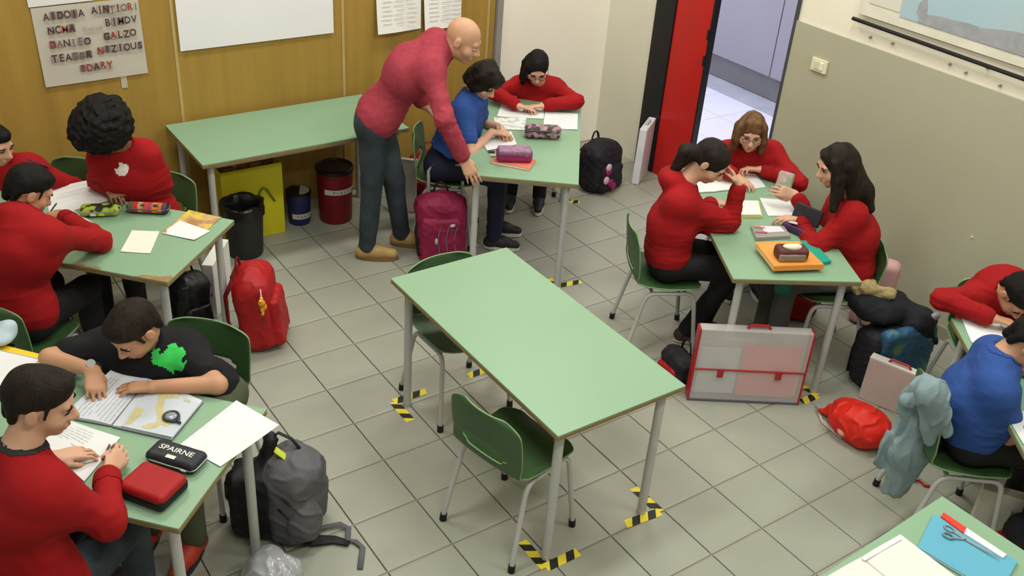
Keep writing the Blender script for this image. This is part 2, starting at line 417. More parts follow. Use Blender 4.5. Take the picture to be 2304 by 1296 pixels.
M_cw = mat('corridor_wall_panel', (162, 158, 168), 0.6, 0.03, 2); M_cbase = mat('corridor_base', (128, 126, 130), 0.5)
cw = struct('wall_corridor', MB().box((5.17, -0.6, ZC/2), (0.1, 6.6, ZC)), M_cbase)
for y0, y1 in ((-3.2, -1.2), (-1.2, -0.05), (-0.05, 0.88), (0.88, 1.92), (1.92, 2.69)):
    obj('panel', MB().box((5.105, (y0+y1)/2, 1.92), (0.03, y1-y0-0.012, 3.42)), M_cw, cw, bevel=0.003)
struct('ceiling_corridor', MB().box((4.2, -0.6, ZC+0.04), (2.3, 6.6, 0.06)), M_white)
struct('wall_corridor_near', MB().box((4.15, -3.93, ZC/2), (2.0, 0.06, ZC)), M_cw)
# -- unseen sides that hold the light
struct('wall_front', MB().box((-1.0, YF-0.06, ZC/2), (8.2, 0.1, ZC)), M_white)
lw = struct('wall_left', MB().box((XL-0.06, -3.1, 0.45), (0.1, 8.1, 0.90)), M_white)
obj('upper_wall', MB().box((XL-0.06, -3.1, 3.33), (0.1, 8.1, 0.85)), M_white, lw)
for y in (-6.85, -4.6, -2.1, 0.3): obj('pier', MB().box((XL-0.06, y, 1.9), (0.1, 0.5, 2.01)), M_white, lw)
M_glass = mat('window_glass', (240, 245, 245), 0.02, 0.0, trans=1.0)
for k, (a, b) in enumerate(((-6.6, -4.85), (-4.35, -2.35), (-1.85, 0.05))):
    w = MB()
    for y in (a+0.03, (a+b)/2, b-0.03): w.box((XL-0.05, y, 1.9), (0.06, 0.06, 2.0))
    for z in (0.93, 2.87): w.box((XL-0.05, (a+b)/2, z), (0.06, b-a, 0.06))
    wo = struct('window_%d' % (k+1), w, mat('white_window_frame', (225, 225, 220), 0.5))
    obj('pane', MB().box((XL-0.05, (a+b)/2, 1.9), (0.008, b-a-0.1, 1.88)), M_glass, wo)
struct('ceiling', MB().box((-1.0, -3.1, ZC+0.05), (8.2, 8.1, 0.08)), mat('ceiling_paint', (228, 226, 216), 0.9))
for k_, (x, y) in enumerate(LAMPS):
    t = thing('ceiling_lamp', 'long white fluorescent ceiling lamp, '+('left' if x < 0 else 'right')+' row, '+('farthest from', 'second from', 'nearest to')[k_ % 3]+' the mustard wall', 'lamp', (x, y, 3.79), group='ceiling lamps')
    obj('housing', MB().box((x, y, 3.755), (1.32, 0.42, 0.06)), mat('lamp_housing', (230, 230, 230), 0.5), t)
    obj('tube', MB().tube([(x-0.6, y, 3.715), (x+0.6, y, 3.715)], 0.014), mat('lamp_tube', (255, 250, 235), 0.5, emit=2.0), t)

# ------------------------------------------------------------------ things on the walls
def wall_quad(x0, x1, z0, z1, off, tilt=0.0):    # on the back wall
    y = YB-off; c = np.array([(x0+x1)/2, y, (z0+z1)/2]); ca, sa = _c(tilt), _s(tilt); out = []
    for dx, dz in ((x0-c[0], z0-c[2]), (x1-c[0], z0-c[2]), (x1-c[0], z1-c[2]), (x0-c[0], z1-c[2])):
        out.append(c+np.array([dx*ca-dz*sa, 0, dx*sa+dz*ca]))
    return out
def wall_sheet(name, x0, x1, z0, z1, m, parent=None, off=0.006, curl=0.0, tilt=0.0, n=10):
    q = wall_quad(x0, x1, z0, z1, off, tilt); P = []; Q = []
    for i in range(n+1):
        s = i/n; row = []; row2 = []
        for j in range(n+1):
            t = j/n; p = (1-s)*(1-t)*q[0]+s*(1-t)*q[1]+s*t*q[2]+(1-s)*t*q[3]
            d = curl*(1-t)**2*(0.6+0.4*_s(3*s+1)); row.append(p-np.array([0, d, 0])); row2.append(p-np.array([0, d-0.0012, 0]))
        P.append(row); Q.append(row2)
    b = MB(); b.grid(P); b.grid(Q, flip=True)
    return obj(name, b, m, parent, smooth=True)
M_paper = mat('white_paper', (222, 223, 222), 0.8, 0.015, 4); M_sheet = mat('white_board_sheet', (232, 232, 233), 0.7, 0.02, 3)
M_post = mat('greyish_poster_paper', (192, 186, 172), 0.75, 0.05, 5, 0.05, 25)
wsheet = tag(wall_sheet('white_sheet', -0.257, 0.722, 1.135, 2.05, M_sheet, off=0.014, curl=0.004), 'large blank white sheet on the mustard panel above the wall desk', 'poster')
po = thing('lettered_poster', 'greyish poster with rows of cut-out brown and red letters on mustard wall', 'poster', (-0.74, YB-0.01, 1.03))
wall_sheet('sheet', -1.018, -0.458, 1.027, 1.462, M_post, po, off=0.010, curl=0.006, tilt=0.012)
tag(wall_sheet('white_card', -1.03, -0.70, 1.468, 1.62, M_paper, off=0.012, tilt=0.02), 'edge of a white card just above the lettered poster', 'poster')
tag(wall_sheet('tape_tab', -0.612, -0.578, 0.958, 1.03, mat('grey_tape', (185, 178, 160), 0.6), off=0.008, n=3), 'short strip of grey tape hanging under the lettered poster', 'tape')
for nm, x0, x1, z0, lab in (('notice_sheet', 1.02, 1.352, 1.098, 'left one of two curling white notices above the bald man'), ('notice_sheet', 1.372, 1.668, 1.085, 'right one of two curling white notices, partly behind the bald head')):
    t = thing(nm, lab, 'notice', ((x0+x1)/2, YB-0.01, z0), group='curling notices on the mustard wall')
    wall_sheet('sheet', x0, x1, z0, 1.56, mat('notice_paper', (236, 234, 230), 0.8, 0.02), t, off=0.016, curl=0.035)
    pr = MB()
    for r in range(14):
        z = z0+0.06+r*0.028
        for q in range(3):
            a = x0+0.03+q*0.09+R_.random()*0.02; pr.box((a+0.035, YB-0.020-0.035*max(0, 1-(z-z0)/0.46)**2, z), (0.06+R_.random()*0.02, 0.001, 0.0035))
    o = obj('print', pr, mat('faint_print', (196, 194, 190), 0.8), t); o['kind'] = 'stuff'
# letters of the poster (cut-out look: each row a line of glyphs)
def text_mesh(txt, size, depth=0.0006):
    cu = bpy.data.curves.new('t', 'FONT'); cu.body = txt; cu.size = size; cu.extrude = depth; cu.align_x = 'CENTER'; cu.resolution_u = 2; cu.offset = size*0.012
    o = bpy.data.objects.new('t', cu); C.objects.link(o); dg = bpy.context.evaluated_depsgraph_get()
    me = bpy.data.meshes.new_from_object(o.evaluated_get(dg)); bpy.data.objects.remove(o); bpy.data.curves.remove(cu)
    me.materials.clear(); return me
def wall_text(txt, x, z, size, m, parent, sx=1.0, tilt=0.012, y=None):
    me = text_mesh(txt, size); o = link('letters', me, m, parent)
    Mw = Matrix.Translation((x, (YB-0.0135 if y is None else y), z)) @ Matrix.Rotation(tilt, 4, 'Y').inverted() @ Matrix.Rotation(math.pi/2, 4, 'X') @ Matrix.Diagonal((sx, 1, 1, 1))
    o.matrix_basis = wpos(parent).inverted() @ Mw; return o
M_l1, M_l2, M_l3 = mat('brown_letters', (74, 52, 50), 0.8), mat('red_letters', (150, 52, 40), 0.8), mat('grey_letters', (122, 104, 98), 0.8)
CUT = [mat('cutout_%d' % k, c, 0.8, 0.2, 60) for k, c in enumerate(((150, 136, 130), (178, 162, 150), (122, 104, 100), (192, 172, 160), (166, 150, 150)))]
for txt, x, z, m in (('AIDOIA', -.862, 1.392, M_l1), ('AINTIORI', -.592, 1.402, M_l3), ('NCMA', -.885, 1.318, M_l1), ('BIMDV', -.570, 1.330, M_l1), ('DANIEO', -.852, 1.240, M_l3), ('GALZO', -.585, 1.256, M_l1), ('TEAIBR', -.855, 1.163, M_l3), ('NIZIOUS', -.592, 1.180, M_l1), ('IDARY', -.735, 1.092, M_l2)):
    n = len(txt); wdt = 0.036 if n < 8 else .032
    for i, ch_ in enumerate(txt):
        lx = x+(i-(n-1)/2)*wdt; lz = z+(i-(n-1)/2)*wdt*0.012+R_.uniform(-.003, .003); hgt_ = R_.uniform(.036, .044); ww_ = R_.uniform(.026, .033)
        if R_.random() < .72: obj('letter_cutout', MB().box((lx, YB-0.0205, lz+.020), (ww_, .0008, hgt_)), CUT[R_.randrange(5)], po)
        wall_text(ch_, lx, lz, 0.056, M_l2 if (txt == 'IDARY' and i != 2) or R_.random() < .15 else (M_l1 if R_.random() < .6 else m), po, sx=0.86, y=YB-0.0222)
wall_text('Testi per', -.722, 1.315, .030, CUT[1], po, y=YB-0.0205)
# right wall: map in its hanger, switch, holes
mp_ = thing('wall_map', 'pale blue sea map hanging above a thin black rail on the right wall', 'map', (XR-0.02, -2.1, 1.66))
def xwall(name, y0, y1, z0, z1, m, parent, off, t=0.004): return obj(name, MB().box((XR-off, (y0+y1)/2, (z0+z1)/2), (t, abs(y1-y0), z1-z0)), m, parent)
M_sea = blotch_mat('sea_map_print', [(0.0, (158, 188, 198)), (0.50, (166, 192, 202)), (0.60, (170, 190, 196)), (0.66, (150, 150, 156)), (1.0, (160, 158, 162))], 1.7, 0.5)
xwall('margin', -4.2, -1.40, 1.615, 2.7, mat('map_margin', (222, 218, 200), 0.6), mp_, 0.012)
xwall('sea_sheet', -4.15, -1.672, 1.668, 2.68, M_sea, mp_, 0.016)
o = xwall('legend', -1.665, -1.46, 1.69, 2.3, mat('map_legend', (214, 212, 200), 0.6, 0.03, 30), mp_, 0.016)
for k, (y, z, a, b) in enumerate(((-2.02, 1.70, 0.16, 0.05), (-2.30, 1.70, 0.26, 0.07), (-2.55, 1.69, 0.22, 0.06), (-1.80, 1.75, 0.03, 0.07), (-1.86, 1.69, 0.08, 0.03))):
    n = 22; ring = [(y+a*_c(q)*(1+0.22*_s(3.1*q+k)+0.1*_s(7*q)), max(z+b*_s(q)*(1+0.25*_c(2.3*q+k)), 1.670)) for q in np.linspace(0, 2*math.pi, n, endpoint=False)]
    lm = MB(); lm.prism([(XR-0.0175, p[0], p[1]) for p in ring], [(XR-0.0186-0.0003*k, p[0], p[1]) for p in ring])
    me_ = lm.mesh('land_print'); bm_ = bmesh.new(); bm_.from_mesh(me_); bmesh.ops.recalc_face_normals(bm_, faces=bm_.faces); bm_.to_mesh(me_); bm_.free()
    me_.transform(wpos(mp_).inverted()); link('land_print', me_, mat('map_land', (156, 158, 162), 0.6, 0.1, 20), mp_)
tag(obj('hanging_rail', MB().tube([(XR-0.03, -1.385, 1.583), (XR-0.03, -4.2, 1.545)], 0.011, 10), M_black), 'long black rail fixed below the wall map', 'rail')
sw = thing('wall_switch', 'cream two-module wall switch on the greige painted wall', 'switch', (XR-0.01, -1.215, 1.2))
obj('plate', MB().box((XR-0.012, -1.218, 1.247), (0.014, 0.118, 0.08)), mat('cream_plastic', (226, 222, 190), 0.4), sw, bevel=0.004)
obj('rocker', MB().box((XR-0.021, -1.240, 1.247), (0.010, 0.026, 0.048)), mat('cream_rocker', (236, 234, 214), 0.35), sw, bevel=0.003)
obj('blank_module', MB().box((XR-0.020, -1.205, 1.247), (0.006, 0.040, 0.048)), mat('cream_plastic2', (214, 210, 176), 0.4), sw, bevel=0.002)
for px, py in ((1957, 84), (2007, 98), (2136, 145), (2172, 164), (2249, 193), (2222, 153), (2187, 533)):
    d = ray(px, py); p = CAM+d*((XR-0.004-CAM[0])/d[0])
    lab = {1957: 'farthest left grey peg on the white strip below the rail', 2007: 'second grey peg from the left below the black rail', 2136: 'third grey peg from the left below the rail', 2172: 'fourth grey peg from the left below the rail', 2249: 'grey peg nearest the right edge of the picture', 2222: 'grey hook right under the black rail', 2187: 'pale scuff dot low on the greige wall'}[px]
    b = MB(); b.tube([p+np.array([0.01, 0, 0]), p+np.array([-0.006, 0, 0])], [0.0075, 0.006], 10)
    tag(obj('wall_peg', b, mat('grey_peg', (140, 136, 124), 0.6) if px != 2187 else M_olive2), lab, 'peg')
# ================================================================== DESKS, CHAIRS
M_green = mat('pale_green_laminate', (132, 165, 134), 0.38, 0.025, 2.5, 0.02, 120, spec=0.4)
M_wood = mat('beech_edge', (138, 114, 74), 0.6, 0.15, 20, stretch=(1, 1, 5)); M_steel = mat('grey_painted_steel', (186, 187, 184), 0.42, 0.05, 8, metal=0.1)
M_rub = mat('black_rubber', (22, 22, 24), 0.6)
TH = 0.713
def make_desk(label):
    t = thing('school_desk', label, 'desk', group='green school desks'); L, W = 1.30, 0.645
    obj('tabletop', MB().box((0, 0, TH-0.004), (L, W, 0.008)), M_green, t, world=False, bevel=0.0015)
    obj('edge_band', MB().box((0, 0, TH-0.017), (L, W, 0.018)), M_wood, t, world=False, bevel=0.002)
    for sx in (-1, 1):
        for sy in (-1, 1):
            x, y = sx*(L/2-0.062), sy*(W/2-0.062)
            lg = obj('leg', MB().tube([(x, y, 0.014), (x, y, TH-0.03)], 0.0195, 16), M_steel, t, smooth='auto', world=False)
            obj('foot_cap', MB().tube([(x, y, 0), (x, y, 0.02)], [0.021, 0.021], 14), M_steel, lg, smooth='auto', world=False)
    for sy in (-1, 1): obj('frame_rail', MB().box((0, sy*(W/2-0.062), TH-0.042), (L-0.16, 0.022, 0.03)), M_steel, t, world=False, bevel=0.003)
    for sx in (-1, 1): obj('frame_rail', MB().box((sx*(L/2-0.062), 0, TH-0.042), (0.022, W-0.16, 0.03)), M_steel, t, world=False, bevel=0.003)
    return t
desk0 = None
def desk(corner, ldir, wdir, label):         # corner of the top, unit directions of its long and short edge
    global desk0
    c = np.array(corner)+0.65*nrm(ldir)+0.3225*nrm(wdir); a = math.atan2(ldir[1], ldir[0])
    if desk0 is None: desk0 = make_desk(label); o = desk0
    else: o = dup(desk0, (0, 0, 0), 0, label)
    o.location = (c[0], c[1], 0); o.rotation_euler = (0, 0, a); return o
A1, l1, n1 = np.array([-.488, -.59]), nrm([-.68, .735]), nrm([-.735, -.68])
A2, l2, n2 = np.array([-.931, -2.084]), nrm([-.678, .735]), nrm([-.735, -.678])
A3, l3, n3 = np.array([1.351, -1.03]), nrm([.62, .784]), nrm([-.784, .62])
A4, l4, n4 = np.array([1.377, -2.223]), nrm([.507, .862]), nrm([.862, -.507])
A5, l5, n5 = np.array([2.042, -2.975]), nrm([-.635, -.772]), nrm([.772, -.635])
desk((-0.072, -1.455), (0, -1), (1, 0), 'empty green desk standing alone in the middle of the floor')
desk((0.895, 0.105), (-1, 0), (0, 1), 'empty green desk pushed against the mustard wall')
d1 = desk(A1, l1, n1, 'green desk with a chipped corner, three pupils in red around it')
desk(A2, l2, n2, 'green desk at lower left with open atlas and red pencil case')
desk(A3, l3, n3, 'green desk the bald man leans his hand on')
desk(A4, l4, n4, 'green desk of three girls beside the greige wall')
desk(A5, l5, n5, 'green desk at the right edge between boys in red and blue')
desk((0.932, -3.704), (-1, -.04), (.04, -1), 'green desk at the lower right corner with blue folder on it')
# chipped laminate on the desk corner at the left
def chip(x0, x1, dep):
    n = 16; r = random.Random(int(x0*999)); top = [(x0+(x1-x0)*i/n, -0.3225+dep*max(0.15, _s(math.pi*min(1, i/n*1.0)))*(0.7+0.5*r.random()), TH+0.0006) for i in range(n+1)]
    bot = [(x0+(x1-x0)*i/n, -0.3228, TH+0.0006) for i in range(n+1)]
    return top, bot
c1 = nrm(l1); base = np.array([A1[0], A1[1], 0])
def dpt(u, v, z=TH): p = A1+u*l1+v*n1; return np.array([p[0], p[1], z])     # u along, v across from the corner
def chip_mesh(pts): b = MB(); b.prism([dpt(u, v, TH+0.0002) for u, v in pts], [dpt(u, v, TH+0.0012) for u, v in pts]); return b
M_chip = mat('bare_chipboard', (150, 118, 76), 0.9, 0.2, 40)
obj('worn_corner', chip_mesh([(0, .646), (0, .60), (.012, .585), (.03, .60), (.055, .612), (.09, .617), (.125, .622), (.15, .634), (.16, .646)]), M_chip, d1)['label'] = 'bare brown chipboard where laminate broke off'
obj('worn_edge', chip_mesh([(.33, .646), (.335, .63), (.36, .622), (.38, .632), (.42, .628), (.46, .636), (.50, .646)]), M_chip, d1)['label'] = 'bare brown chip along the desk edge'

M_shell = mat('dark_green_plastic', (58, 88, 52), 0.42, 0.06, 5, 0.03, 140, spec=0.45); M_rim = mat('pale_green_rim', (122, 150, 104), 0.5)
def chair_shell():
    prof = []                                # (y, z, half width)
    for i in range(13):
        s = i/12; y = 0.192-0.325*s; z = 0.437-0.018*_s(math.pi*s)-(0.02*max(0, 0.2-s)/0.2)**1
        hw = 0.200-0.075*max(0, (0.16-s)/0.16)**2.2; prof.append((y, z, hw))
    y0, z0 = prof[-1][:2]
    for i in range(1, 7):
        a = math.radians(90-12)*i/6; prof.append((y0-0.050*_s(a), z0+0.050*(1-_c(a)), 0.188))
    y1, z1 = prof[-1][:2]
    for i in range(1, 14):
        s = i/13; hw = 0.188+0.006*_s(math.pi*s)-0.085*max(0, (s-0.78)/0.22)**2.6; prof.append((y1-0.030*s, z1+0.245*s, hw))
    n = 16; P = []
    for k, (y, z, hw) in enumerate(prof):
        row = []; back = max(0, min(1, (k-14)/6))
        for j in range(n+1):
            u = 2*j/n-1; row.append(np.array([u*hw, y+0.022*back*u*u, z+0.016*(1-back)*abs(u)**3]))
        P.append(row)
    hole = {(i, j) for i in (19, 20, 21) for j in range(3, 13)} - {(19, 3), (19, 12), (21, 3), (21, 12)}
    b = MB(); a = len(P); m = n+1; vs = [p for r in P for p in r]
    b.add(vs, [(i*m+j, i*m+j+1, (i+1)*m+j+1, (i+1)*m+j) for i in range(a-1) for j in range(n) if (i, j) not in hole])
    return b
def make_chair(label):
    t = thing('school_chair', label, 'chair', group='green school chairs')
    sh = link('shell', chair_shell().mesh('shell'), [M_shell, M_rim], t, smooth=True)
    sd = sh.modifiers.new('thick', 'SOLIDIFY'); sd.thickness = 0.011; sd.offset = 0; sd.material_offset_rim = 1
    sb = sh.modifiers.new('soft', 'SUBSURF'); sb.levels = 1; sb.render_levels = 1
    def bend(a, b, c, n=6):
        return [(1-s)**2*np.array(a)+2*s*(1-s)*np.array(b)+s*s*np.array(c) for s in np.linspace(0, 1, n)]
    for sx in (-1, 1):
        f0 = np.array([sx*0.202, 0.192, 0.02]); fb = np.array([sx*0.174, 0.145, 0.402]); rb = np.array([sx*0.174, -0.110, 0.396]); r0 = np.array([sx*0.202, -0.192, 0.02])
        q = fb+0.15*(f0-fb); p = fb+0.18*(rb-fb)
        lf = obj('leg', MB().tube([f0]+bend(q, fb, p), 0.0115, 10), M_steel, t, smooth='auto', world=False)
        obj('rubber_foot', MB().tube([f0-np.array([0, 0, 0.02]), f0+0.04*(fb-f0)], 0.0155, 10), M_rub, lf, smooth='auto', world=False)
        q2 = rb+0.15*(r0-rb); p2 = rb+0.18*(fb-rb)
        lr = obj('leg', MB().tube([r0]+bend(q2, rb, p2), 0.0115, 10), M_steel, t, smooth='auto', world=False)
        obj('rubber_foot', MB().tube([r0-np.array([0, 0, 0.02]), r0+0.04*(rb-r0)], 0.0155, 10), M_rub, lr, smooth='auto', world=False)
        obj('side_rail', MB().tube([p, p2], 0.0115, 10), M_steel, t, smooth='auto', world=False)
    for y in (0.10, -0.08): obj('cross_bar', MB().tube([(-0.174, y, 0.398), (0.174, y, 0.398)], 0.0095, 8), M_steel, t, smooth='auto', world=False)
    return t
chair0 = None
def chair(x, y, fx, fy, label):
    global chair0
    if chair0 is None: chair0 = make_chair(label); o = chair0
    else: o = dup(chair0, (0, 0, 0), 0, label)
    o.location = (x, y, 0); o.rotation_euler = (0, 0, math.atan2(-fx, fy)); return o
chair(-0.035, -2.447, .976, .217, 'empty green chair tucked under the near left side of the middle desk')
chair(0.228, -1.585, 0, -1, 'empty green chair at the far end of the middle desk')
# ================================================================== PEOPLE
SK = {'fair': (204, 158, 130), 'tan': (188, 140, 108), 'bald': (196, 150, 118), 'brown': (140, 98, 72)}
def skin(k): return mat('skin_'+k, SK[k], 0.5, 0.05, 9, 0.02, 200, spec=0.4)
M_redw = mat('red_sweatshirt_cotton', (150, 20, 23), 0.85, 0.09, 5, 0.10, 240, spec=0.2)
M_redw2 = mat('deep_red_cotton', (146, 18, 22), 0.85, 0.09, 5, 0.10, 240, spec=0.2)
M_blkw = mat('black_cotton', (27, 27, 30), 0.85, 0.12, 5, 0.08, 240, spec=0.2)
M_blue = mat('royal_blue_cotton', (46, 76, 140), 0.85, 0.10, 6, 0.08, 240, spec=0.2)
M_wool = mat('dusty_red_wool', (158, 62, 74), 0.95, 0.10, 40, 0.25, 220, spec=0.1)
M_jean = mat('dark_blue_denim', (38, 46, 52), 0.85, 0.25, 9, 0.15, 300, col2=(58, 68, 76)); M_navy = mat('navy_jersey', (26, 30, 52), 0.8, 0.15, 6, 0.05, 200)
M_blackt = mat('black_trousers', (18, 18, 20), 0.8, 0.2, 6, 0.05, 200); M_greyt = mat('grey_trousers', (92, 94, 92), 0.85, 0.12, 6, 0.05, 200); M_olivet = mat('olive_trousers', (74, 78, 58), 0.85, 0.12, 6)
M_eye = mat('eye_white', (225, 220, 212), 0.25); M_iris = mat('dark_iris', (34, 24, 18), 0.2); M_brow = mat('dark_brow', (40, 28, 22), 0.8); M_lip = mat('lip', (178, 96, 88), 0.45)
def hair_mat(name, c): return mat('hair_'+name, c, 0.62, 0.45, 30, 0.5, 160, stretch=(1, 1, 0.25), spec=0.16)
H_blk, H_brn, H_lbr = hair_mat('black', (20, 18, 17)), hair_mat('dark_brown', (34, 26, 20)), hair_mat('light_brown', (104, 76, 48))
M_gl = mat('glasses_metal', (92, 70, 82), 0.3, metal=0.5); M_cuffd = M_redw2
def head_prims(c, Rh, s):
    L = lambda x, y, z: c+Rh @ (s*np.array([x, y, z]))
    E_ = lambda p, r: ell(L(*p), np.array(r)*s, Rh)
    P = [('u', 0, E_((0, -.012, .030), (.074, .094, .086))), ('u', .03*s, E_((0, .028, -.038), (.056, .062, .070))), ('u', .02*s, ell(L(0, .062, -.088), .022*s)),
         ('u', .018*s, cap(L(0, .086, .012), L(0, .108, -.026), .008*s, .0135*s)), ('u', .012*s, cap(L(-.014, .096, -.030), L(.014, .096, -.030), .008*s)),
         ('u', .014*s, cap(L(-.036, .076, .026), L(.036, .076, .026), .013*s)), ('u', .02*s, ell(L(-.040, .055, -.028), .027*s)), ('u', .02*s, ell(L(.040, .055, -.028), .027*s)),
         ('s', .014*s, ell(L(-.031, .098, .006), .013*s)), ('s', .014*s, ell(L(.031, .098, .006), .013*s)),
         ('u', .008*s, cap(L(-.020, .085, -.056), L(.020, .085, -.056), .009*s)), ('u', .006*s, cap(L(-.016, .084, -.067), L(.016, .084, -.067), .009*s))]
    for sx in (-1, 1):
        P += [('u', .006*s, ell(L(sx*.079, -.010, -.004), np.array([.010, .020, .031])*s, Rh)), ('s', .006*s, ell(L(sx*.090, -.004, .0), np.array([.006, .010, .016])*s, Rh))]
    return P, L
def hand_prims(w, fwd, palm, side, s, curl=0.35, spread=1.0, grip=False):
    """w wrist, fwd towards the fingers, palm the way the palm faces, side +1/-1 picks which side the thumb leaves"""
    y = nrm(fwd); z = -nrm(np.asarray(palm)-y*(np.asarray(palm) @ y)); x = np.cross(y, z)*side
    L = lambda a, b, c: w+s*(a*x+b*y+c*z); P = []
    for kx, ky in ((.028, .084), (.010, .090), (-.010, .087), (-.028, .077)): P.append(('u', .014*s, cap(L(kx*.55, .006, 0), L(kx, ky, 0), .015*s, .0125*s, (z, .85))))
    segs = (((.028, .084), (.040, .024, .019), .10), ((.010, .090), (.044, .028, .020), .02), ((-.010, .087), (.041, .026, .019), -.07), ((-.028, .077), (.031, .020, .017), -.18))
    for q, ((kx, ky), ln, fan) in enumerate(segs):
        p = np.array([kx, ky, 0.0]); a = curl*0.55; r = .0086 if q < 3 else .0076
        for i, l_ in enumerate(ln):
            ca = curl*(1.0+0.12*q); a = curl*0.5 if i == 0 else a+ca
            d = np.array([_s(fan*spread)*_c(a), _c(fan*spread)*_c(a), -_s(a)]); p2 = p+l_*d
            P.append(('u', .0035*s, cap(L(*p), L(*p2), r*s, (r-.0008)*s))); p = p2; r -= .0009
    P.append(('u', .010*s, cap(L(.018, .018, -.004), L(.040, .045, -.014), .014*s, .0115*s)))
    P.append(('u', .004*s, cap(L(.040, .045, -.014), L(.046-.012*curl, .078, -.026), .0105*s, .009*s))); P.append(('u', .003*s, cap(L(.046-.012*curl, .078, -.026), L(.040-.022*curl, .102, -.034-.01*curl), .009*s, .0075*s)))
    return P
def hair_prims(kind, c, Rh, s, extra=None):
    L = lambda x, y, z: c+Rh @ (s*np.array([x, y, z])); N = lambda *v: Rh @ np.array(v, float)
    E_ = lambda p, r: ell(L(*p), np.array(r)*s, Rh); P = []
    if kind == 'short':                      # cropped, hairline above brow and round the ears
        P = [('u', 0, E_((0, -.016, .036), (.083, .103, .094))), ('u', .02*s, E_((0, .035, .085), (.056, .055, .035)))]
        P += [('i', 0, half(L(0, .070, .052), N(0, .45, -1.0)))]
        P += [('u', .012*s, cap(L(0, -.085, .01), L(0, -.080, -.055), .030*s, .022*s)), ('u', .015*s, cap(L(-.05, -.065, .0), L(-.042, -.065, -.05), .024*s, .016*s)), ('u', .015*s, cap(L(.05, -.065, .0), L(.042, -.065, -.05), .024*s, .016*s)),
              ('u', .008*s, cap(L(-.074, .028, .03), L(-.073, .026, -.005), .008*s, .005*s)), ('u', .008*s, cap(L(.074, .028, .03), L(.073, .026, -.005), .008*s, .005*s))]
    elif kind == 'afro':
        P = [('u', 0, E_((0, -.024, .050), (.154, .156, .146))), ('u', .04, E_((0, .05, .10), (.12, .10, .08))), ('s', .02*s, E_((0, .155, -.055), (.075, .085, .095)))]
    elif kind == 'mop':                      # thick wavy hair over ears and forehead
        P = [('u', 0, E_((0, -.012, .040), (.093, .112, .098))), ('u', .03*s, E_((0, .045, .075), (.070, .060, .045))), ('u', .03*s, E_((.078, -.01, -.02), (.022, .050, .060))), ('u', .03*s, E_((-.078, -.01, -.02), (.022, .050, .060))),
             ('u', .03*s, E_((0, -.080, -.050), (.078, .040, .060))), ('s', .02*s, E_((0, .125, -.045), (.066, .060, .085)))]
        for k in range(9):
            a = -1.3+2.6*k/8; P.append(('u', .012*s, cap(L(.075*_s(a), .085*_c(a)-.01, .07), L(.090*_s(a), .108*_c(a)-.012, .038+.012*(k % 2)), .022*s, .010*s)))
    elif kind in ('long', 'bob', 'tied', 'side'):
        P = [('u', 0, E_((0, -.016, .034), (.084, .104, .094))), ('s', .02*s, E_((0, .118, -.030 if kind == 'bob' else -.016), (.062, .062, .092 if kind == 'bob' else .100)))]
        if kind != 'tied':
            ln = -.16 if kind == 'bob' else -.20
            for sx in ((1,) if kind == 'side' else (-1, 1)):
                P += [('u', .02*s, cap(L(sx*.070, .030, .055), L(sx*.084, .030, -.04), .024*s, .026*s)), ('u', .02*s, cap(L(sx*.084, .030, -.04), L(sx*.088, .028, ln*.8), .026*s, .018*s)),
                      ('u', .03*s, cap(L(sx*.066, -.045, .0), L(sx*.078, -.040, ln), .042*s, .028*s))]
            P += [('u', .03*s, cap(L(0, -.085, .0), L(0, -.090, ln), .050*s, .040*s))]
        for k in range(5 if kind == 'bob' else 0):
            a = -1.0+2.0*k/4; P.append(('u', .012*s, cap(L(.040*_s(a), .055, .105), L(.066*_s(a), .074*_c(a)+.008, .058), .020*s, .012*s)))
    for e in (extra or []): P.append(e)
    return P
def pole(a, b, l1_, l2_, hint):              # elbow or knee between a and b
    a, b = np.asarray(a, float), np.asarray(b, float); d = b-a; L = np.linalg.norm(d); L = min(L, (l1_+l2_)*0.999); u = nrm(d)
    x = (l1_**2-l2_**2+L*L)/(2*L); h = math.sqrt(max(l1_**2-x*x, 0)); w = np.asarray(hint, float)-a; w = nrm(w-u*(w @ u)); return a+u*x+w*h
LIMBS = []
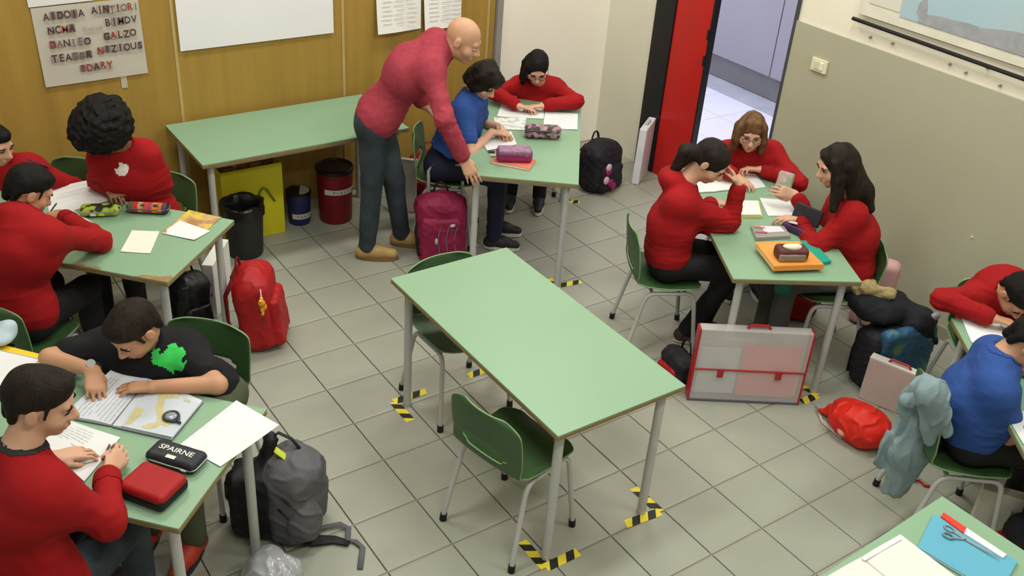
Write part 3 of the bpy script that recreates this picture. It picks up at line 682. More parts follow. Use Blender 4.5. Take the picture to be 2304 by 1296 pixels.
def person(label, loc, fwd, hips, chest, shl, shr, head, face, arms, legs, top, bottom, hair, hk, sk='fair', s=0.92, glasses=False, hood=False, short=False, shoe=((40, 40, 42), (215, 212, 200)), hextra=None, logo=None, collar=None, h=0.0058, tilt=(0, 0, 1), group=None, cuffm=None, neckr=1.0, hem=-.045, turtle=False, nbp=None):
    """loc floor point; hips centre; shl/shr shoulders; head centre; face direction; arms = two (elbow, wrist, fingers dir, palm dir, curl); legs = two (knee, ankle, toe dir)"""
    t = thing('person', label, 'person', tuple(loc[:2])+(0.0,), 0.0, group)
    A = np.asarray; hips, chest, shl, shr, head = map(A, (hips, chest, shl, shr, head)); fwd = nrm([fwd[0], fwd[1], 0])
    lat = nrm(shr-shl); ms = (shl+shr)/2; up = nrm(ms-hips); fr = nrm(np.cross(up, lat))
    hl = np.array([fwd[1], -fwd[0], 0.0])     # the person's right
    hip = [hips-hl*0.085*s, hips+hl*0.085*s]; sh = [shl, shr]
    Rh = frame(face, tilt)
    S = sk if not isinstance(sk, str) else skin(sk)
    hp, L = head_prims(head, Rh, s)
    nb = ms+up*0.034*s-fr*0.004 if nbp is None else A(nbp)
    B = hp+[('u', .03*s, cap(L(0, -.022, -.060), nb, .048*s*neckr, .055*s*neckr)), ('u', .05*s, cap(hips, chest, .085*s, .09*s)), ('u', .05*s, cap(chest, nb, .085*s, .05*s)), ('u', .04*s, cap(shl, shr, .042*s))]
    k = 1.0 if short else 0.86
    for i, (el, wr, fd, pd, cu) in enumerate(arms):
        el, wr = A(el), A(wr)
        B += [('u', .02*s, cap(sh[i], el, .046*s*k, .039*s*k)), ('u', .012*s, cap(el, wr, .039*s*k, .0255*s))]
        B += hand_prims(wr, fd, pd, 1 if i == 0 else -1, s*0.98, cu)
        LIMBS.append((label[:30], i, np.linalg.norm(el-sh[i]), np.linalg.norm(wr-el)))
    for i, (kn, an, td) in enumerate(legs):
        kn, an = A(kn), A(an); B += [('u', .03*s, cap(hip[i], kn, .062*s, .046*s)), ('u', .02*s, cap(kn, an, .044*s, .032*s))]
        LIMBS.append((label[:30], 'leg', np.linalg.norm(kn-hip[i]), np.linalg.norm(an-kn)))
    solid('body', B, h, S, t, sm=1)
    # top
    wz = noise_fn(34, len(label), 8); wz2 = noise_fn(75, len(label)+3, 6)
    js = [(A(e_[0]), .13) for e_ in arms]+[(hips+up*.08, .17), (ms, .10)]
    wr1 = noise_fn(62, len(label)+5, 4, stretch=np.diag([.55, .55, 1.5]))
    def fold(P, d):
        near = np.zeros(d.shape)
        for c_, r_ in js: near = np.maximum(near, np.exp(-((P-c_)**2).sum(-1)/(r_*r_)))
        return d+0.0034*wz(P)+0.0016*wz2(P)-(0.001+0.0075*near)*(np.maximum(0, 1-2.2*np.abs(wr1(P)))-0.25)
    G = [('u', 0, cap(hip[0]+up*.05*s, hip[1]+up*.05*s, .104*s)), ('u', .10*s, cap(hips+up*.05*s, chest, .128*s, .130*s, (fr, .86))), ('u', .08*s, cap(chest-lat*.075*s, chest+lat*.075*s, .108*s)),
         ('u', .09*s, cap(chest, ms, .115*s, .078*s)), ('u', .07*s, cap(shl+lat*.02*s-up*.012*s, shr-lat*.02*s-up*.012*s, .058*s)), ('u', .06*s, cap(nb-up*.01*s, shl-up*.01*s, .060*s, .050*s)), ('u', .06*s, cap(nb-up*.01*s, shr-up*.01*s, .060*s, .050*s)),
         ('u', .06*s, cap(chest-lat*.07*s, shl-up*.03*s, .085*s, .056*s)), ('u', .06*s, cap(chest+lat*.07*s, shr-up*.03*s, .085*s, .056*s))]
    for i, (el, wr, fd, pd, cu) in enumerate(arms):
        el, wr = A(el), A(wr)
        if short:
            e2 = sh[i]+(el-sh[i])*0.66; G += [('u', .07*s, cap(sh[i]-up*.012*s, e2, .062*s, .064*s))]
        else:
            e3 = wr-nrm(wr-el)*0.030; G += [('u', .075*s, cap(sh[i]-up*.012*s, el, .058*s, .055*s)), ('u', .02*s, cap(el, e3, .055*s, .043*s)), ('u', .008*s, cap(el+(e3-el)*0.86, e3, .045*s, .041*s))]
    for i, (el, wr, fd, pd, cu) in enumerate(arms):      # clean hems
        el, wr = A(el), A(wr)
        if short: e2 = sh[i]+(el-sh[i])*0.70; G.append(('s', .004, cap(e2, e2+(el-sh[i])*0.5, .074*s, .074*s))) if False else None
    G = [g_ for g_ in G if g_]
    if hood:
        hb = nb-fr*.060*s+up*.020*s
        G += [('u', .03*s, ell(hb, np.array([.118, .078, .070])*s, np.stack([lat, fr, np.cross(lat, fr)], 1))), ('u', .03*s, cap(hb-lat*.085*s, nb+fr*.045*s-lat*.060*s-up*.01, .036*s, .020*s)), ('u', .03*s, cap(hb+lat*.085*s, nb+fr*.045*s+lat*.060*s-up*.01, .036*s, .020*s))]
    nk = nrm(L(0, -.022, -.060)-nb)
    if not turtle: G += [('s', .012*s, cap(nb+nk*.030*s, nb+nk*.16*s, .056*s*neckr, .075*s))]
    if turtle: G += [('u', .02*s, cap(nb, nb+nk*.050*s, .068*s*neckr, .062*s*neckr))]
    G += [('i', 0, half(hips+up*(hem*s), -up))]
    to, v, q = solid('sweatshirt' if not short else 'shirt', G, 0.0085, top, t, post=fold, sm=1)
    if not hood and collar is not None:
        patch('collar', v, q, lambda c: (np.linalg.norm(c-(nb+nk*.02*s), axis=1) < .078*s) & (((c-nb) @ nk) > -0.004*s), 0.003, collar, t)
    for i, (el, wr, fd, pd, cu) in enumerate(arms):
        if not short:
            el, wr = A(el), A(wr); ax = nrm(wr-el); e3 = wr-ax*.030
            patch('cuff', v, q, lambda c: (((c-e3) @ ax) > -0.045*s) & (np.linalg.norm(c-e3, axis=1) < .072*s) & (np.linalg.norm(np.cross(c-e3, ax), axis=1) < 0.062*s), 0.0022, cuffm or top, t)
    if logo is not None: logo(t, v, q)
    # trousers
    Tn = [('u', 0, cap(hip[0], hip[1], .096*s)), ('u', .05*s, cap(hips, hips+up*(.06+max(0, hem+.045))*s, .10*s, .098*s))]
    for i, (kn, an, td) in enumerate(legs):
        kn, an = A(kn), A(an); Tn += [('u', .05*s, cap(hip[i], kn, .088*s, .066*s)), ('u', .02*s, cap(kn, an-nrm(an-kn)*.0, .064*s, .052*s))]
    if len(legs): solid('trousers', Tn, 0.011, bottom, t, post=lambda P, d: d+0.004*wz(P)+0.0015*wz2(P), sm=2)
    for i, (kn, an, td) in enumerate(legs):
        an = A(an); td = nrm(td); zf = an[2]; ux = nrm(np.cross(td, np.cross(nrm(A(kn)-an)*1.0+np.array([0, 0, .6]), td))); base = an-ux*.072*s
        so = [('u', 0, cap(base-td*.035*s+ux*.030*s, base+td*.06*s+ux*.040*s, .038*s, .040*s)), ('u', .03*s, cap(base+td*.06*s+ux*.034*s, base+td*.155*s+ux*.022*s, .040*s, .030*s)), ('u', .02*s, cap(base+ux*.04*s-td*.012*s, an+ux*.015*s, .042*s, .040*s)), ('i', 0, half(base, -ux))]
        o, v2, q2 = solid('shoe', so, 0.007, mat('shoe_%d_%d_%d' % shoe[0], shoe[0], 0.55, 0.1, 20), t)
        w = np.cross(td, ux); ring = []
        for a in np.linspace(0, 2*math.pi, 20, endpoint=False): ring.append(base+td*(.058+.128*_c(a))*s+w*(.040+.006*_c(a))*_s(a)*s)
        obj('sole', MB().prism([r-ux*.014*s for r in ring], [r+ux*.010*s for r in ring]), mat('sole_%d_%d_%d' % shoe[1], shoe[1], 0.6), o)
    # hair
    if hk:
        hz = noise_fn(60, 5+len(label), 8, stretch=np.eye(3)); hz2 = noise_fn(165 if hk == 'afro' else 150, 9, 12); kk = {'afro': (.007, .013), 'mop': (.011, .005)}.get(hk, (.0028, .0016))
        if hk in ('long', 'bob', 'tied', 'side'):
            st = np.array([[1, 0, 0], [0, 1, 0], [0, 0, .18]]); hz = noise_fn(150, 11, 8, stretch=Rh @ st @ Rh.T)
        solid('hair', hair_prims(hk, head, Rh, s, hextra), 0.006 if hk != 'afro' else 0.0055, hair, t, post=lambda P, d: d+kk[0]*hz(P)+kk[1]*hz2(P), sm=0 if hk == 'afro' else 1)
    # face
    for sx in (-1, 1):
        e = obj('eye', MB().ball(L(sx*.031, .0800, .004), np.array([.0105, .0085, .0065])*s, Rh, seg=12), M_eye, t, smooth=True)
        obj('iris', MB().ball(L(sx*.031, .0862, .003), np.array([.0056, .0030, .0054])*s, Rh, seg=10), M_iris, e, smooth=True)
        obj('eyelid', MB().tube([L(sx*.031+d_, .0885-.010*abs(d_/.017)**2, .0095-.004*abs(d_/.017)**2) for d_ in (-.016, -.008, 0, .008, .016)], .0026*s, 6), M_brow if hk else S, e)
        if hk: obj('eyebrow', MB().tube([L(sx*.031+sx*d_, .0925-.012*abs(d_/.02)**2, .027-.004*abs(d_/.02)) for d_ in (-.018, -.009, 0, .009, .019)], [.002*s, .003*s, .0034*s, .003*s, .0015*s], 6), hair, t)
    obj('lips', MB().tube([L(x, .0945-.9*x*x/.03, -.0615) for x in (-.021, -.011, 0, .011, .021)], [.0018*s, .0045*s, .0055*s, .0045*s, .0018*s], 8, flat=1.0), M_lip, t, smooth=True)
    if glasses:
        b = MB()
        for sx in (-1, 1):
            b.tube([L(sx*.033+.0225*_c(a), .101, .004+.019*_s(a)) for a in np.linspace(0, 2*math.pi, 17)], .0020*s, 6); b.tube([L(sx*.055, .100, .008), L(sx*.080, .06, .010), L(sx*.080, .0, .006)], .0018*s, 6)
        b.tube([L(-.010, .103, .008), L(.010, .103, .008)], .0018*s, 6); obj('glasses', b, M_gl, t)
    return t
def seated(anc, F, zs=0.525, lean=0.05):     # hips of someone sitting at anc facing F
    return np.array([anc[0], anc[1], zs])
def leg_pair(hips, F, spread=0.10, fwd=0.40, shin=0.0, kz=0.50, feet=(0.0, 0.0), s=0.92):
    F = nrm([F[0], F[1], 0]); r = np.array([F[1], -F[0], 0]); out = []
    for i, sg in enumerate((-1, 1)):
        k = hips+F*fwd*s+r*sg*spread; k[2] = kz; a = k+F*feet[i]; a[2] = 0.085; out.append((k, a, F)) 
    return out
DN = np.array([0, 0, -1.0])
# ------------------------------------------------------------------ the people, each from the joints of the pose
def HP(anc, z=0.525): return np.array([anc[0], anc[1], z])
def arm(sh, wr, hint, fd, pd, curl=0.35, s=0.92, k=1.0): return (pole(sh, wr, 0.285*s*k, 0.25*s*k, hint), np.asarray(wr), fd, pd, curl)
M_logo = mat('white_print', (226, 216, 214), 0.7); M_gprint = mat('bright_green_print', (52, 196, 84), 0.6, 0.1, 20)
def logo_at(pt, r, m, seed, direction, amp=0.35, name='chest_print', holes=0.55):
    nz = noise_fn(55, seed, 7); pt = np.asarray(pt); d = nrm(direction)
    def f(t, v, q):
        n = vnorm(v, q)[q].mean(1)
        def mk(c):
            w = c-pt; w = w-np.outer(w @ d, d)*0.6
            return (np.linalg.norm(w/np.array(r), axis=1) < 1+amp*nz(c)) & (n @ d > 0.15) & (noise_fn(120, seed+1, 6)(c) < holes)
        patch(name, v, q, mk, 0.0025, m, t)
    return f
# 1 the bald man
a = np.array([.58, -.05]); F = nrm([.83, -.56, 0])
hips = V(842, 268, a, 0); shr = V(972, 152, a, -.17); shl = V(985, 92, a, .15); wr = at(1043, 358, .805); wl = V(952, 238, a, .16)
person('bald man in dusty red sweater and jeans leaning his hand on the desk', a, F, hips, V(925, 158, a, -.02), shl, shr, V(1042, 90, a, -.04), D(.80, .16, -.42),
       [arm(shl, wl, V(915, 225, a, .2), D(.8, -.2, -.5), D(.1, .2, -.9), .5, 1.0, 1.02), arm(shr, wr, V(1000, 255, a, -.30), D(.50, .30, -.75), D(-.1, -.7, -.5), .30, 1.0, 1.06)],
       [(V(886, 402, a, .04), at(903, 524, .09), np.array([.75, -.5, 0])), (V(838, 405, a, -.08), at(826, 552, .09), np.array([.83, -.5, 0]))],
       M_wool, M_jean, M_brow, None, 'bald', 1.03, shoe=((176, 146, 92), (128, 100, 62)), h=0.0064, neckr=1.08, turtle=True)
# 2 the boy with the afro
a = np.array([-.75, -.013]); F = nrm([-.73, -.68, 0]); h_ = HP(a); shl = V(324, 342, a, -.12); shr = V(230, 350, a, -.14)
person('pupil in red sweatshirt with a big black afro bending over the paper', a, F, h_, V(292, 395, a, -.10), shl, shr, V(243, 296, a, -.24), D(-.40, .55, -.8),
       [(V(364, 412, a, -.05), at(302, 432, .762), D(-1, .2, -.15), D(0, .2, -1), .5), (V(218, 404, a, -.09), at(244, 424, .762), D(.6, .6, -.1), D(0, .2, -1), .5)],
       leg_pair(h_, F), M_redw, M_blackt, H_blk, 'afro', 'brown', logo=logo_at(V(275, 378, a, -.22), (.030, .030, .040), M_logo, 4, -FWH, .30), cuffm=M_redw2)
# 3 the pupil cut by the left edge
a = np.array([-1.13, .27]); F = nrm([-.73, -.68, 0]); h_ = HP(a); shl = V(62, 374, a, -.10); shr = V(-38, 392, a, -.10)
person('pupil in red at the left edge of the picture, seen in profile', a, F, h_, V(20, 420, a, -.06), shl, shr, V(-14, 326, a, -.14), D(.9, .25, -.25),
       [arm(shl, at(100, 404, .78), V(112, 398, a, -.05), D(.3, .5, -.5), D(-.5, .3, -.7), .6), arm(shr, at(-40, 470, .76), V(-90, 450, a, -.2), D(.6, .5, -.1), D(0, .2, -1), .5)],
       leg_pair(h_, F), M_redw, M_blackt, H_blk, 'short', 'fair', cuffm=M_redw2)
# 4 the boy in red seen from behind
a = np.array([-1.55, -.71]); F = nrm([.735, .68, 0]); h_ = HP(a); shl = V(0, 508, a, .10); shr = V(104, 524, a, .02)
person('pupil in red hoodie seen from behind, elbow resting on the chipped desk', a, F, h_, V(52, 560, a, .03), shl, shr, V(64, 430, a, .18), D(.62, -.55, -.55),
       [arm(shl, at(70, 500, .76), V(-60, 540, a, .2), D(.5, -.5, -.1), D(0, 0, -1), .5), (at(226, 541, .768), at(142, 486, .765), D(-.7, -.5, -.1), D(0, 0, -1), .6)],
       leg_pair(h_, F, kz=.49), M_redw, M_blackt, H_blk, 'short', 'tan', .94, hood=True, cuffm=M_redw2, nbp=V(52, 490, a, .12))
# 5 the boy in the black t-shirt
a = np.array([-1.02, -1.63]); F = nrm([-.735, -.678, 0]); h_ = HP(a); shl = V(418, 786, a, -.04); shr = V(240, 772, a, -.04)
pb = person('pupil in black t-shirt with green print, reading the open atlas', a, F, h_, V(340, 812, a, -.06), shl, shr, V(303, 742, a, -.20), D(-.42, .72, -.60),
       [arm(shl, at(345, 870, .752), at(500, 900, .74), D(-1, .1, -.05), D(0, .1, -1), .4), arm(shr, at(208, 832, .80), V(172, 792, a, -.14), D(.32, .65, -.42), D(-.2, -.2, -.9), .75, .92, .86)],
       leg_pair(h_, F), M_blkw, M_olivet, H_brn, 'short', 'tan', .96, short=True, logo=logo_at(V(364, 826, a, -.22), (.100, .07, .040), M_gprint, 13, -FWH+np.array([0, 0, .2]), .55, holes=.50), collar=M_blkw, shoe=((170, 52, 34), (40, 40, 44)))
# 6 the boy in red at the lower left
a = np.array([-1.825, -2.366]); F = nrm([.735, .678, 0]); h_ = HP(a); shl = V(-30, 1084, a, .12); shr = V(92, 1090, a, -.02)
person('pupil in red sweatshirt writing at lower left, dark short hair, in profile', a, F, h_, V(50, 1120, a, .03), shl, shr, V(90, 906, a, .12), D(.88, -.22, -.30),
       [arm(shl, at(120, 1030, .76), V(-90, 1130, a, .2), D(.7, -.5, -.1), D(0, 0, -1), .5), arm(shr, at(241, 1062, .775), V(248, 1215, a, .0), D(.15, -.75, .05), D(-.7, -.1, -.6), .8, .96)],
       leg_pair(h_, F, kz=.5), M_redw, M_jean, H_brn, 'short', 'fair', .95, collar=mat('dark_collar', (36, 44, 42), .8), cuffm=M_redw2, nbp=V(46, 1016, a, .05))
# 7 the boy in the blue t-shirt beside the man
a = np.array([1.03, -.06]); F = nrm([.784, -.62, 0]); h_ = HP(a); shr = V(1042, 246, a, -.11); shl = V(1072, 216, a, .10)
person('pupil in blue t-shirt with wavy dark hair writing beside the bald man', a, F, h_, V(1036, 285, a, .0), shl, shr, V(1088, 182, a, -.01), D(.72, .42, -.62),
       [arm(shl, at(1124, 286, .765), V(1100, 282, a, .16), D(.4, .6, -.2), D(-.2, .1, -1), .6), arm(shr, at(1106, 297, .765), at(1030, 312, .79), D(1, -.05, -.05), D(0, .1, -1), .6)],
       leg_pair(h_, F), M_blue, M_navy, H_brn, 'mop', 'fair', .92, short=True, collar=M_blue, hem=.12)
# 8 the girl with glasses at the same desk
a = np.array([2.026, .348]); F = nrm([-.62, -.784, 0]); h_ = HP(a); shl = V(1250, 196, a, -.14); shr = V(1170, 192, a, -.14)
person('girl in red sweatshirt with long black hair and glasses by the cream wall', a, F, h_, V(1212, 222, a, -.10), shl, shr, V(1208, 152, a, -.30), D(.10, .78, -.58),
       [arm(shl, at(1222, 238, .76), at(1300, 236, .78), D(-1, .15, -.1), D(0, .2, -1), .6), arm(shr, at(1166, 238, .76), at(1116, 232, .78), D(1, .15, -.1), D(0, .2, -1), .6)],
       leg_pair(h_, F), M_redw, M_blackt, H_blk, 'side', 'fair', .90, glasses=True, logo=logo_at(V(1157, 217, a, -.20), (.018, .018, .022), M_logo, 8, -FWH, .3), cuffm=M_redw2)
# 9 the girl with the ponytail
a = np.array([1.48, -1.66]); F = nrm([.862, -.507, 0]); h_ = HP(a); shr = V(1528, 452, a, -.10); shl = V(1532, 424, a, .15); el = at(1642, 500, .765); hd = V(1598, 364, a, .02)
wrp = V(1662, 416, el[:2], .02)
person('girl in red hoodie with dark ponytail resting her forehead on her hand', a, F, h_, V(1514, 500, a, .0), shl, shr, hd, D(.72, .30, -.62),
       [arm(shl, at(1596, 452, .765), at(1560, 470, .80), D(1, 0, -.1), D(0, .1, -1), .5), (el, wrp, D(-.55, -.25, .75), D(-.8, .1, -.3), .35)],
       [(h_+F*.40+np.array([.04, .07, -.02]), at(1580, 728, .09), F), (h_+F*.37-np.array([.04, .07, .03]), at(1545, 740, .09), F)], M_redw, M_blackt, H_brn, 'tied', 'fair', .94, hood=True,
       hextra=[('u', .02, cap(V(1566, 342, a, .02), V(1546, 344, a, .03), .032, .046)), ('u', .02, cap(V(1546, 344, a, .03), V(1518, 380, a, .02), .046, .026))], shoe=((58, 40, 40), (196, 188, 150)), cuffm=M_redw2, nbp=V(1536, 414, a, .03))
# 10 the girl with light brown hair and glasses
a = np.array([2.5, -1.2]); F = nrm([-.507, -.862, 0]); h_ = HP(a); shl = V(1738, 342, a, -.14); shr = V(1636, 340, a, -.10)
person('girl in red with light brown shoulder-length hair and glasses before the doorway', a, F, h_, V(1690, 375, a, -.08), shl, shr, V(1690, 297, a, -.22), D(-.10, .92, -.25),
       [arm(shl, at(1712, 382, .765), at(1800, 384, .78), D(-1, .1, .1), D(-.2, .3, -.9), .9), arm(shr, at(1655, 396, .765), at(1600, 395, .79), D(.6, .7, -.1), D(0, .1, -1), .5)],
       leg_pair(h_, F), M_redw, M_blackt, H_lbr, 'bob', 'fair', .92, glasses=True, cuffm=M_redw2)
# 11 the girl with very long hair
a = np.array([2.29, -2.24]); F = nrm([-.862, .507, 0]); h_ = HP(a); shl = V(1918, 480, a, -.10); shr = V(1896, 446, a, .13); hd = V(1882, 372, a, -.02)
person('girl in red with very long dark hair sitting by the greige wall', a, F, h_, V(1918, 525, a, .0), shl, shr, hd, D(-.86, .18, -.32),
       [arm(shl, at(1802, 492, .765), at(1876, 530, .79), D(-1, .0, -.05), D(0, .1, -1), .45), arm(shr, at(1790, 440, .80), V(1850, 452, a, .2), D(-1, -.1, .2), D(.1, -.7, -.5), .5)],
       leg_pair(h_, F), M_redw, M_greyt, H_brn, 'long', 'fair', .93,
       hextra=[('u', .03, cap(V(1902, 375, a, .0), V(1938, 430, a, -.03), .070, .060)), ('u', .03, cap(V(1938, 430, a, -.03), V(1958, 470, a, -.06), .058, .026)), ('u', .02, cap(V(1886, 400, a, -.08), V(1876, 470, a, -.13), .036, .022))], cuffm=M_redw2)
# 12 the pupil in red bent over at the right edge
a = np.array([2.44, -2.99]); F = nrm([-.635, -.772, 0]); h_ = HP(a); shr = V(2206, 662, a, -.05); shl = V(2292, 664, a, -.12)
person('pupil in red hoodie bent low over the page at the right edge', a, F, h_, V(2246, 672, a, -.03), shl, shr, V(2290, 664, a, -.20), D(.15, .55, -.80),
       [arm(shl, at(2350, 730, .76), at(2390, 700, .78), D(-.8, .3, 0), D(0, 0, -1), .5), arm(shr, at(2236, 716, .77), at(2120, 695, .79), D(1, .25, -.1), D(0, .1, -1), .5)],
       leg_pair(h_, F), M_redw, M_blackt, H_blk, 'short', 'tan', .92, hood=True, cuffm=M_redw2)
# 13 the boy in blue at the right edge
a = np.array([1.62, -3.40]); F = nrm([.772, -.635, 0]); h_ = HP(a); shr = V(2246, 872, a, -.13); shl = V(2236, 790, a, .13)
person('pupil in blue t-shirt at the right edge, jacket hung on the chair behind', a, F, h_, V(2192, 892, a, .0), shl, shr, V(2322, 772, a, .0), D(.62, .30, -.62),
       [arm(shl, at(2330, 830, .77), V(2310, 850, a, .2), D(.9, 0, -.1), D(0, .1, -1), .5), arm(shr, at(2350, 965, .77), V(2300, 950, a, -.2), D(1, 0, -.05), D(0, .1, -1), .5)],
       leg_pair(h_, F), M_blue, M_blackt, H_blk, 'short', 'tan', .98, short=True, collar=M_blue, shoe=((128, 138, 34), (60, 64, 30)))
# ------------------------------------------------------------------ the chairs they sit on
for x, y, f, lab in ((-.76, -.03, (-.73, -.68), 'green chair under the pupil with the afro'), (-1.10, .31, (-.73, -.68), 'green chair under the pupil cut by the left edge'),
                     (-1.55, -.72, (.735, .68), 'green chair of the pupil seen from behind, by the left edge'), (-1.06, -1.555, (-.735, -.678), 'green chair with slotted back behind the pupil in black'),
                     (-1.83, -2.37, (.735, .678), 'green chair under the pupil in red at lower left'), (1.085, -.045, (.784, -.62), 'green chair under the boy in blue near the trolley bag'),
                     (2.03, .355, (-.62, -.784), 'green chair under the girl by the cream wall'), (1.475, -1.655, (.862, -.507), 'green chair under the ponytailed girl, grey legs in view'),
                     (2.50, -1.20, (-.507, -.862), 'green chair under the girl before the doorway'), (2.21, -2.195, (-.862, .507), 'green chair under the long-haired girl against the wall'),
                     (2.46, -3.02, (-.635, -.772), 'green chair under the bent pupil at the right edge'), (1.615, -3.395, (.772, -.635), 'green chair with a pale blue jacket over its back')):
    chair(x, y, f[0], f[1], lab)
# ================================================================== PAPER, BOOKS AND CASES ON THE DESKS
def q4(pts, z): return [at(x, y, z) for x, y in pts]
def sheet(name, label, cat, px, z, m, lift=0.004, parent=None, n=8, group=None, seed=0, th=0.0009):
    q = q4(px, z+0.0012); r = random.Random(seed+len(label)); cs = [lift*r.random() for _ in range(4)]; P = []; Q = []
    for i in range(n+1):
        s = i/n; a = []; b = []
        for j in range(n+1):
            t = j/n; p = (1-s)*(1-t)*q[0]+s*(1-t)*q[1]+s*t*q[2]+(1-s)*t*q[3]
            dz = cs[0]*((1-s)*(1-t))**2+cs[1]*(s*(1-t))**2+cs[2]*(s*t)**2+cs[3]*((1-s)*t)**2
            a.append(p+[0, 0, dz+th]); b.append(p+[0, 0, dz])
        P.append(a); Q.append(b)
    nn = np.cross(q[1]-q[0], q[3]-q[0])[2]; mb = MB(); mb.grid(P, flip=nn < 0); mb.grid(Q, flip=nn > 0)
    ring = [(0, j) for j in range(n+1)]+[(i, n) for i in range(1, n+1)]+[(n, j) for j in range(n-1, -1, -1)]+[(i, 0) for i in range(n-1, 0, -1)]
    vs = [P[i][j] for i, j in ring]+[Q[i][j] for i, j in ring]; k = len(ring)
    mb.add(vs, [(i, (i+1) % k, k+(i+1) % k, k+i) for i in range(k)])
    o = obj(name, mb, m, parent, smooth='auto')
    return tag(o, label, cat, group) if parent is None else o
def print_lines(parent, px, z, rows, m, a0=.1, a1=.9, b0=.12, b1=.9, seed=1, w=.0035, gap=.12, hgt=0.0024):
    q = q4(px, z+hgt); r = random.Random(seed); mb = MB()
    f = lambda s, t: (1-s)*(1-t)*q[0]+s*(1-t)*q[1]+s*t*q[2]+(1-s)*t*q[3]
    for i in range(rows):
        t = b0+(b1-b0)*i/max(1, rows-1); s = a0
        while s < a1-0.03:
            e = min(a1, s+0.05+0.16*r.random())
            if r.random() > gap: p0, p1 = f(s, t), f(e, t); d = nrm(f(s, t+.02)-p0)*w; mb.add([p0, p1, p1+d, p0+d], [(0, 1, 2, 3)])
            s = e+0.018
    o = obj('print', mb, m, parent); o['kind'] = 'stuff'; return o
M_ink = mat('grey_ink', (188, 188, 196), 0.8); M_inkd = mat('dark_ink', (96, 98, 110), 0.8); M_inkr = mat('red_pen_marks', (196, 120, 120), 0.8)
M_pap2 = mat('warm_white_paper', (224, 221, 208), 0.8, 0.02, 5); M_pap3 = mat('bluish_paper', (206, 210, 216), 0.75, 0.03, 6)
def paper(label, px, z=TH, m=None, rows=0, lift=0.004, name='paper_sheet', cat='paper', group=None, mk=None, holes=False, **kw):
    t = thing(name, label, cat, tuple(q4(px, z)[0]), 0, group)
    sheet('sheet', label, cat, px, z, m or M_paper, lift, t)
    if rows: print_lines(t, px, z+lift*.2, rows, mk or M_ink, seed=len(label), **kw)
    return t
def slab_book(label, px, z, th, mcover, mpage, name='book', cat='book', spine=0):
    """closed book: cover boards with pages between; spine = index of the bound edge"""
    q = q4(px, z+0.001); t = thing(name, label, cat, tuple(q[0])); c = sum(q)/4
    obj('cover_board', MB().slab(q, 0.0025), mcover, t, bevel=0.0006)
    obj('pages', MB().slab([c+(p-c)*0.97+[0, 0, .0025] for p in q], th-.005), mpage, t)
    obj('cover_board', MB().slab([p+[0, 0, th-.0025] for p in q], 0.0025), mcover, t, bevel=0.0006)
    a, b = q[spine], q[(spine+1) % 4]; n = nrm(np.cross(b-a, [0, 0, 1.0])); n = n if (a-c) @ n > 0 else -n
    obj('spine', MB().slab([a+n*.0015, b+n*.0015, b-n*.003, a-n*.003], th), mcover, t)
    return t
def open_book(label, lq, rq, z, th, mp, name='open_book', cat='book', mcover=None):
    """lq / rq: four pixels of each page, starting at the far end of the spine and going round (spine far, spine near, outer near, outer far)"""
    t = thing(name, label, cat, tuple(at(*lq[0], z))); mcover = mcover or M_inkd
    for nm, px in (('left_page', lq), ('right_page', rq)):
        q = q4(px, z); n = 12; P = []; B0 = []
        for i in range(n+1):
            s = i/n; row = []; b = []
            for j in range(7):
                u = j/6; p = (1-s)*((1-u)*q[0]+u*q[1])+s*((1-u)*q[3]+u*q[2])
                row.append(p+[0, 0, .004+th*(0.45+0.55*_s(min(1, s*2.2)*math.pi/2))*(1-.35*s)]); b.append(p+[0, 0, .002])
            P.append(row); B0.append(b)
        mb = MB(); fl_ = np.cross(P[1][0]-P[0][0], P[0][1]-P[0][0])[2] < 0; mb.grid(P, flip=fl_)
        ring = [(0, j) for j in range(7)]+[(i, 6) for i in range(1, n+1)]+[(n, j) for j in range(5, -1, -1)]+[(i, 0) for i in range(n-1, 0, -1)]; k = len(ring)
        mb.add([P[i][j] for i, j in ring]+[B0[i][j] for i, j in ring], [(i, (i+1) % k, k+(i+1) % k, k+i) for i in range(k)])
        obj(nm, mb, mp, t, smooth='auto')
        c = sum(q)/4; obj('cover', MB().slab([c+(p-c)*1.025+[0, 0, .0005] for p in q], .0018), mcover, t)
    return t
def pcase(label, a, b, w, hgt, m, z=TH, zipm=None, name='pencil_case', group=None, rd=0.02, top=None, zh=0.6, cat='pencil case'):
    pa, pb = at(a[0], a[1], z), at(b[0], b[1], z); c = (pa+pb)/2+[0, 0, hgt/2+.001]; L = np.linalg.norm(pb-pa); Rm = frame(pb-pa, (0, 0, 1))
    t = thing(name, label, cat, (c[0], c[1], z), 0, group)
    solid('body', [('u', 0, rbox(c, (w/2, L/2, hgt/2), Rm, rd))], 0.004, m, t, post=lambda P, d: d+.0008*noise_fn(90, 3, 6)(P), sm=1)
    zz = hgt*(zh-.5); ring = []
    for k in range(41):
        th = 2*math.pi*k/40; sx, sy = _c(th), _s(th); e = .32; x = math.copysign(abs(sx)**e, sx)*(w/2+.0012); y = math.copysign(abs(sy)**e, sy)*(L/2+.0012)
        f = min(1, 1/max(1e-6, ((abs(x)/(w/2+.0012))**6+(abs(y)/(L/2+.0012))**6)**(1/6))); ring.append(c+Rm @ np.array([x*f*.985, y*f*.985, zz]))
    obj('zipper', MB().tube(ring, .0032, 6, cap=False), zipm or M_inkd, t, smooth=True)
    p = c+Rm @ np.array([w/2+.004, L*.32, zz]); obj('zip_pull', MB().box(p, (.006, .020, .005), Rm), mat('zip_metal', (170, 170, 168), .3, metal=.8), t)
    return t, c, Rm, L
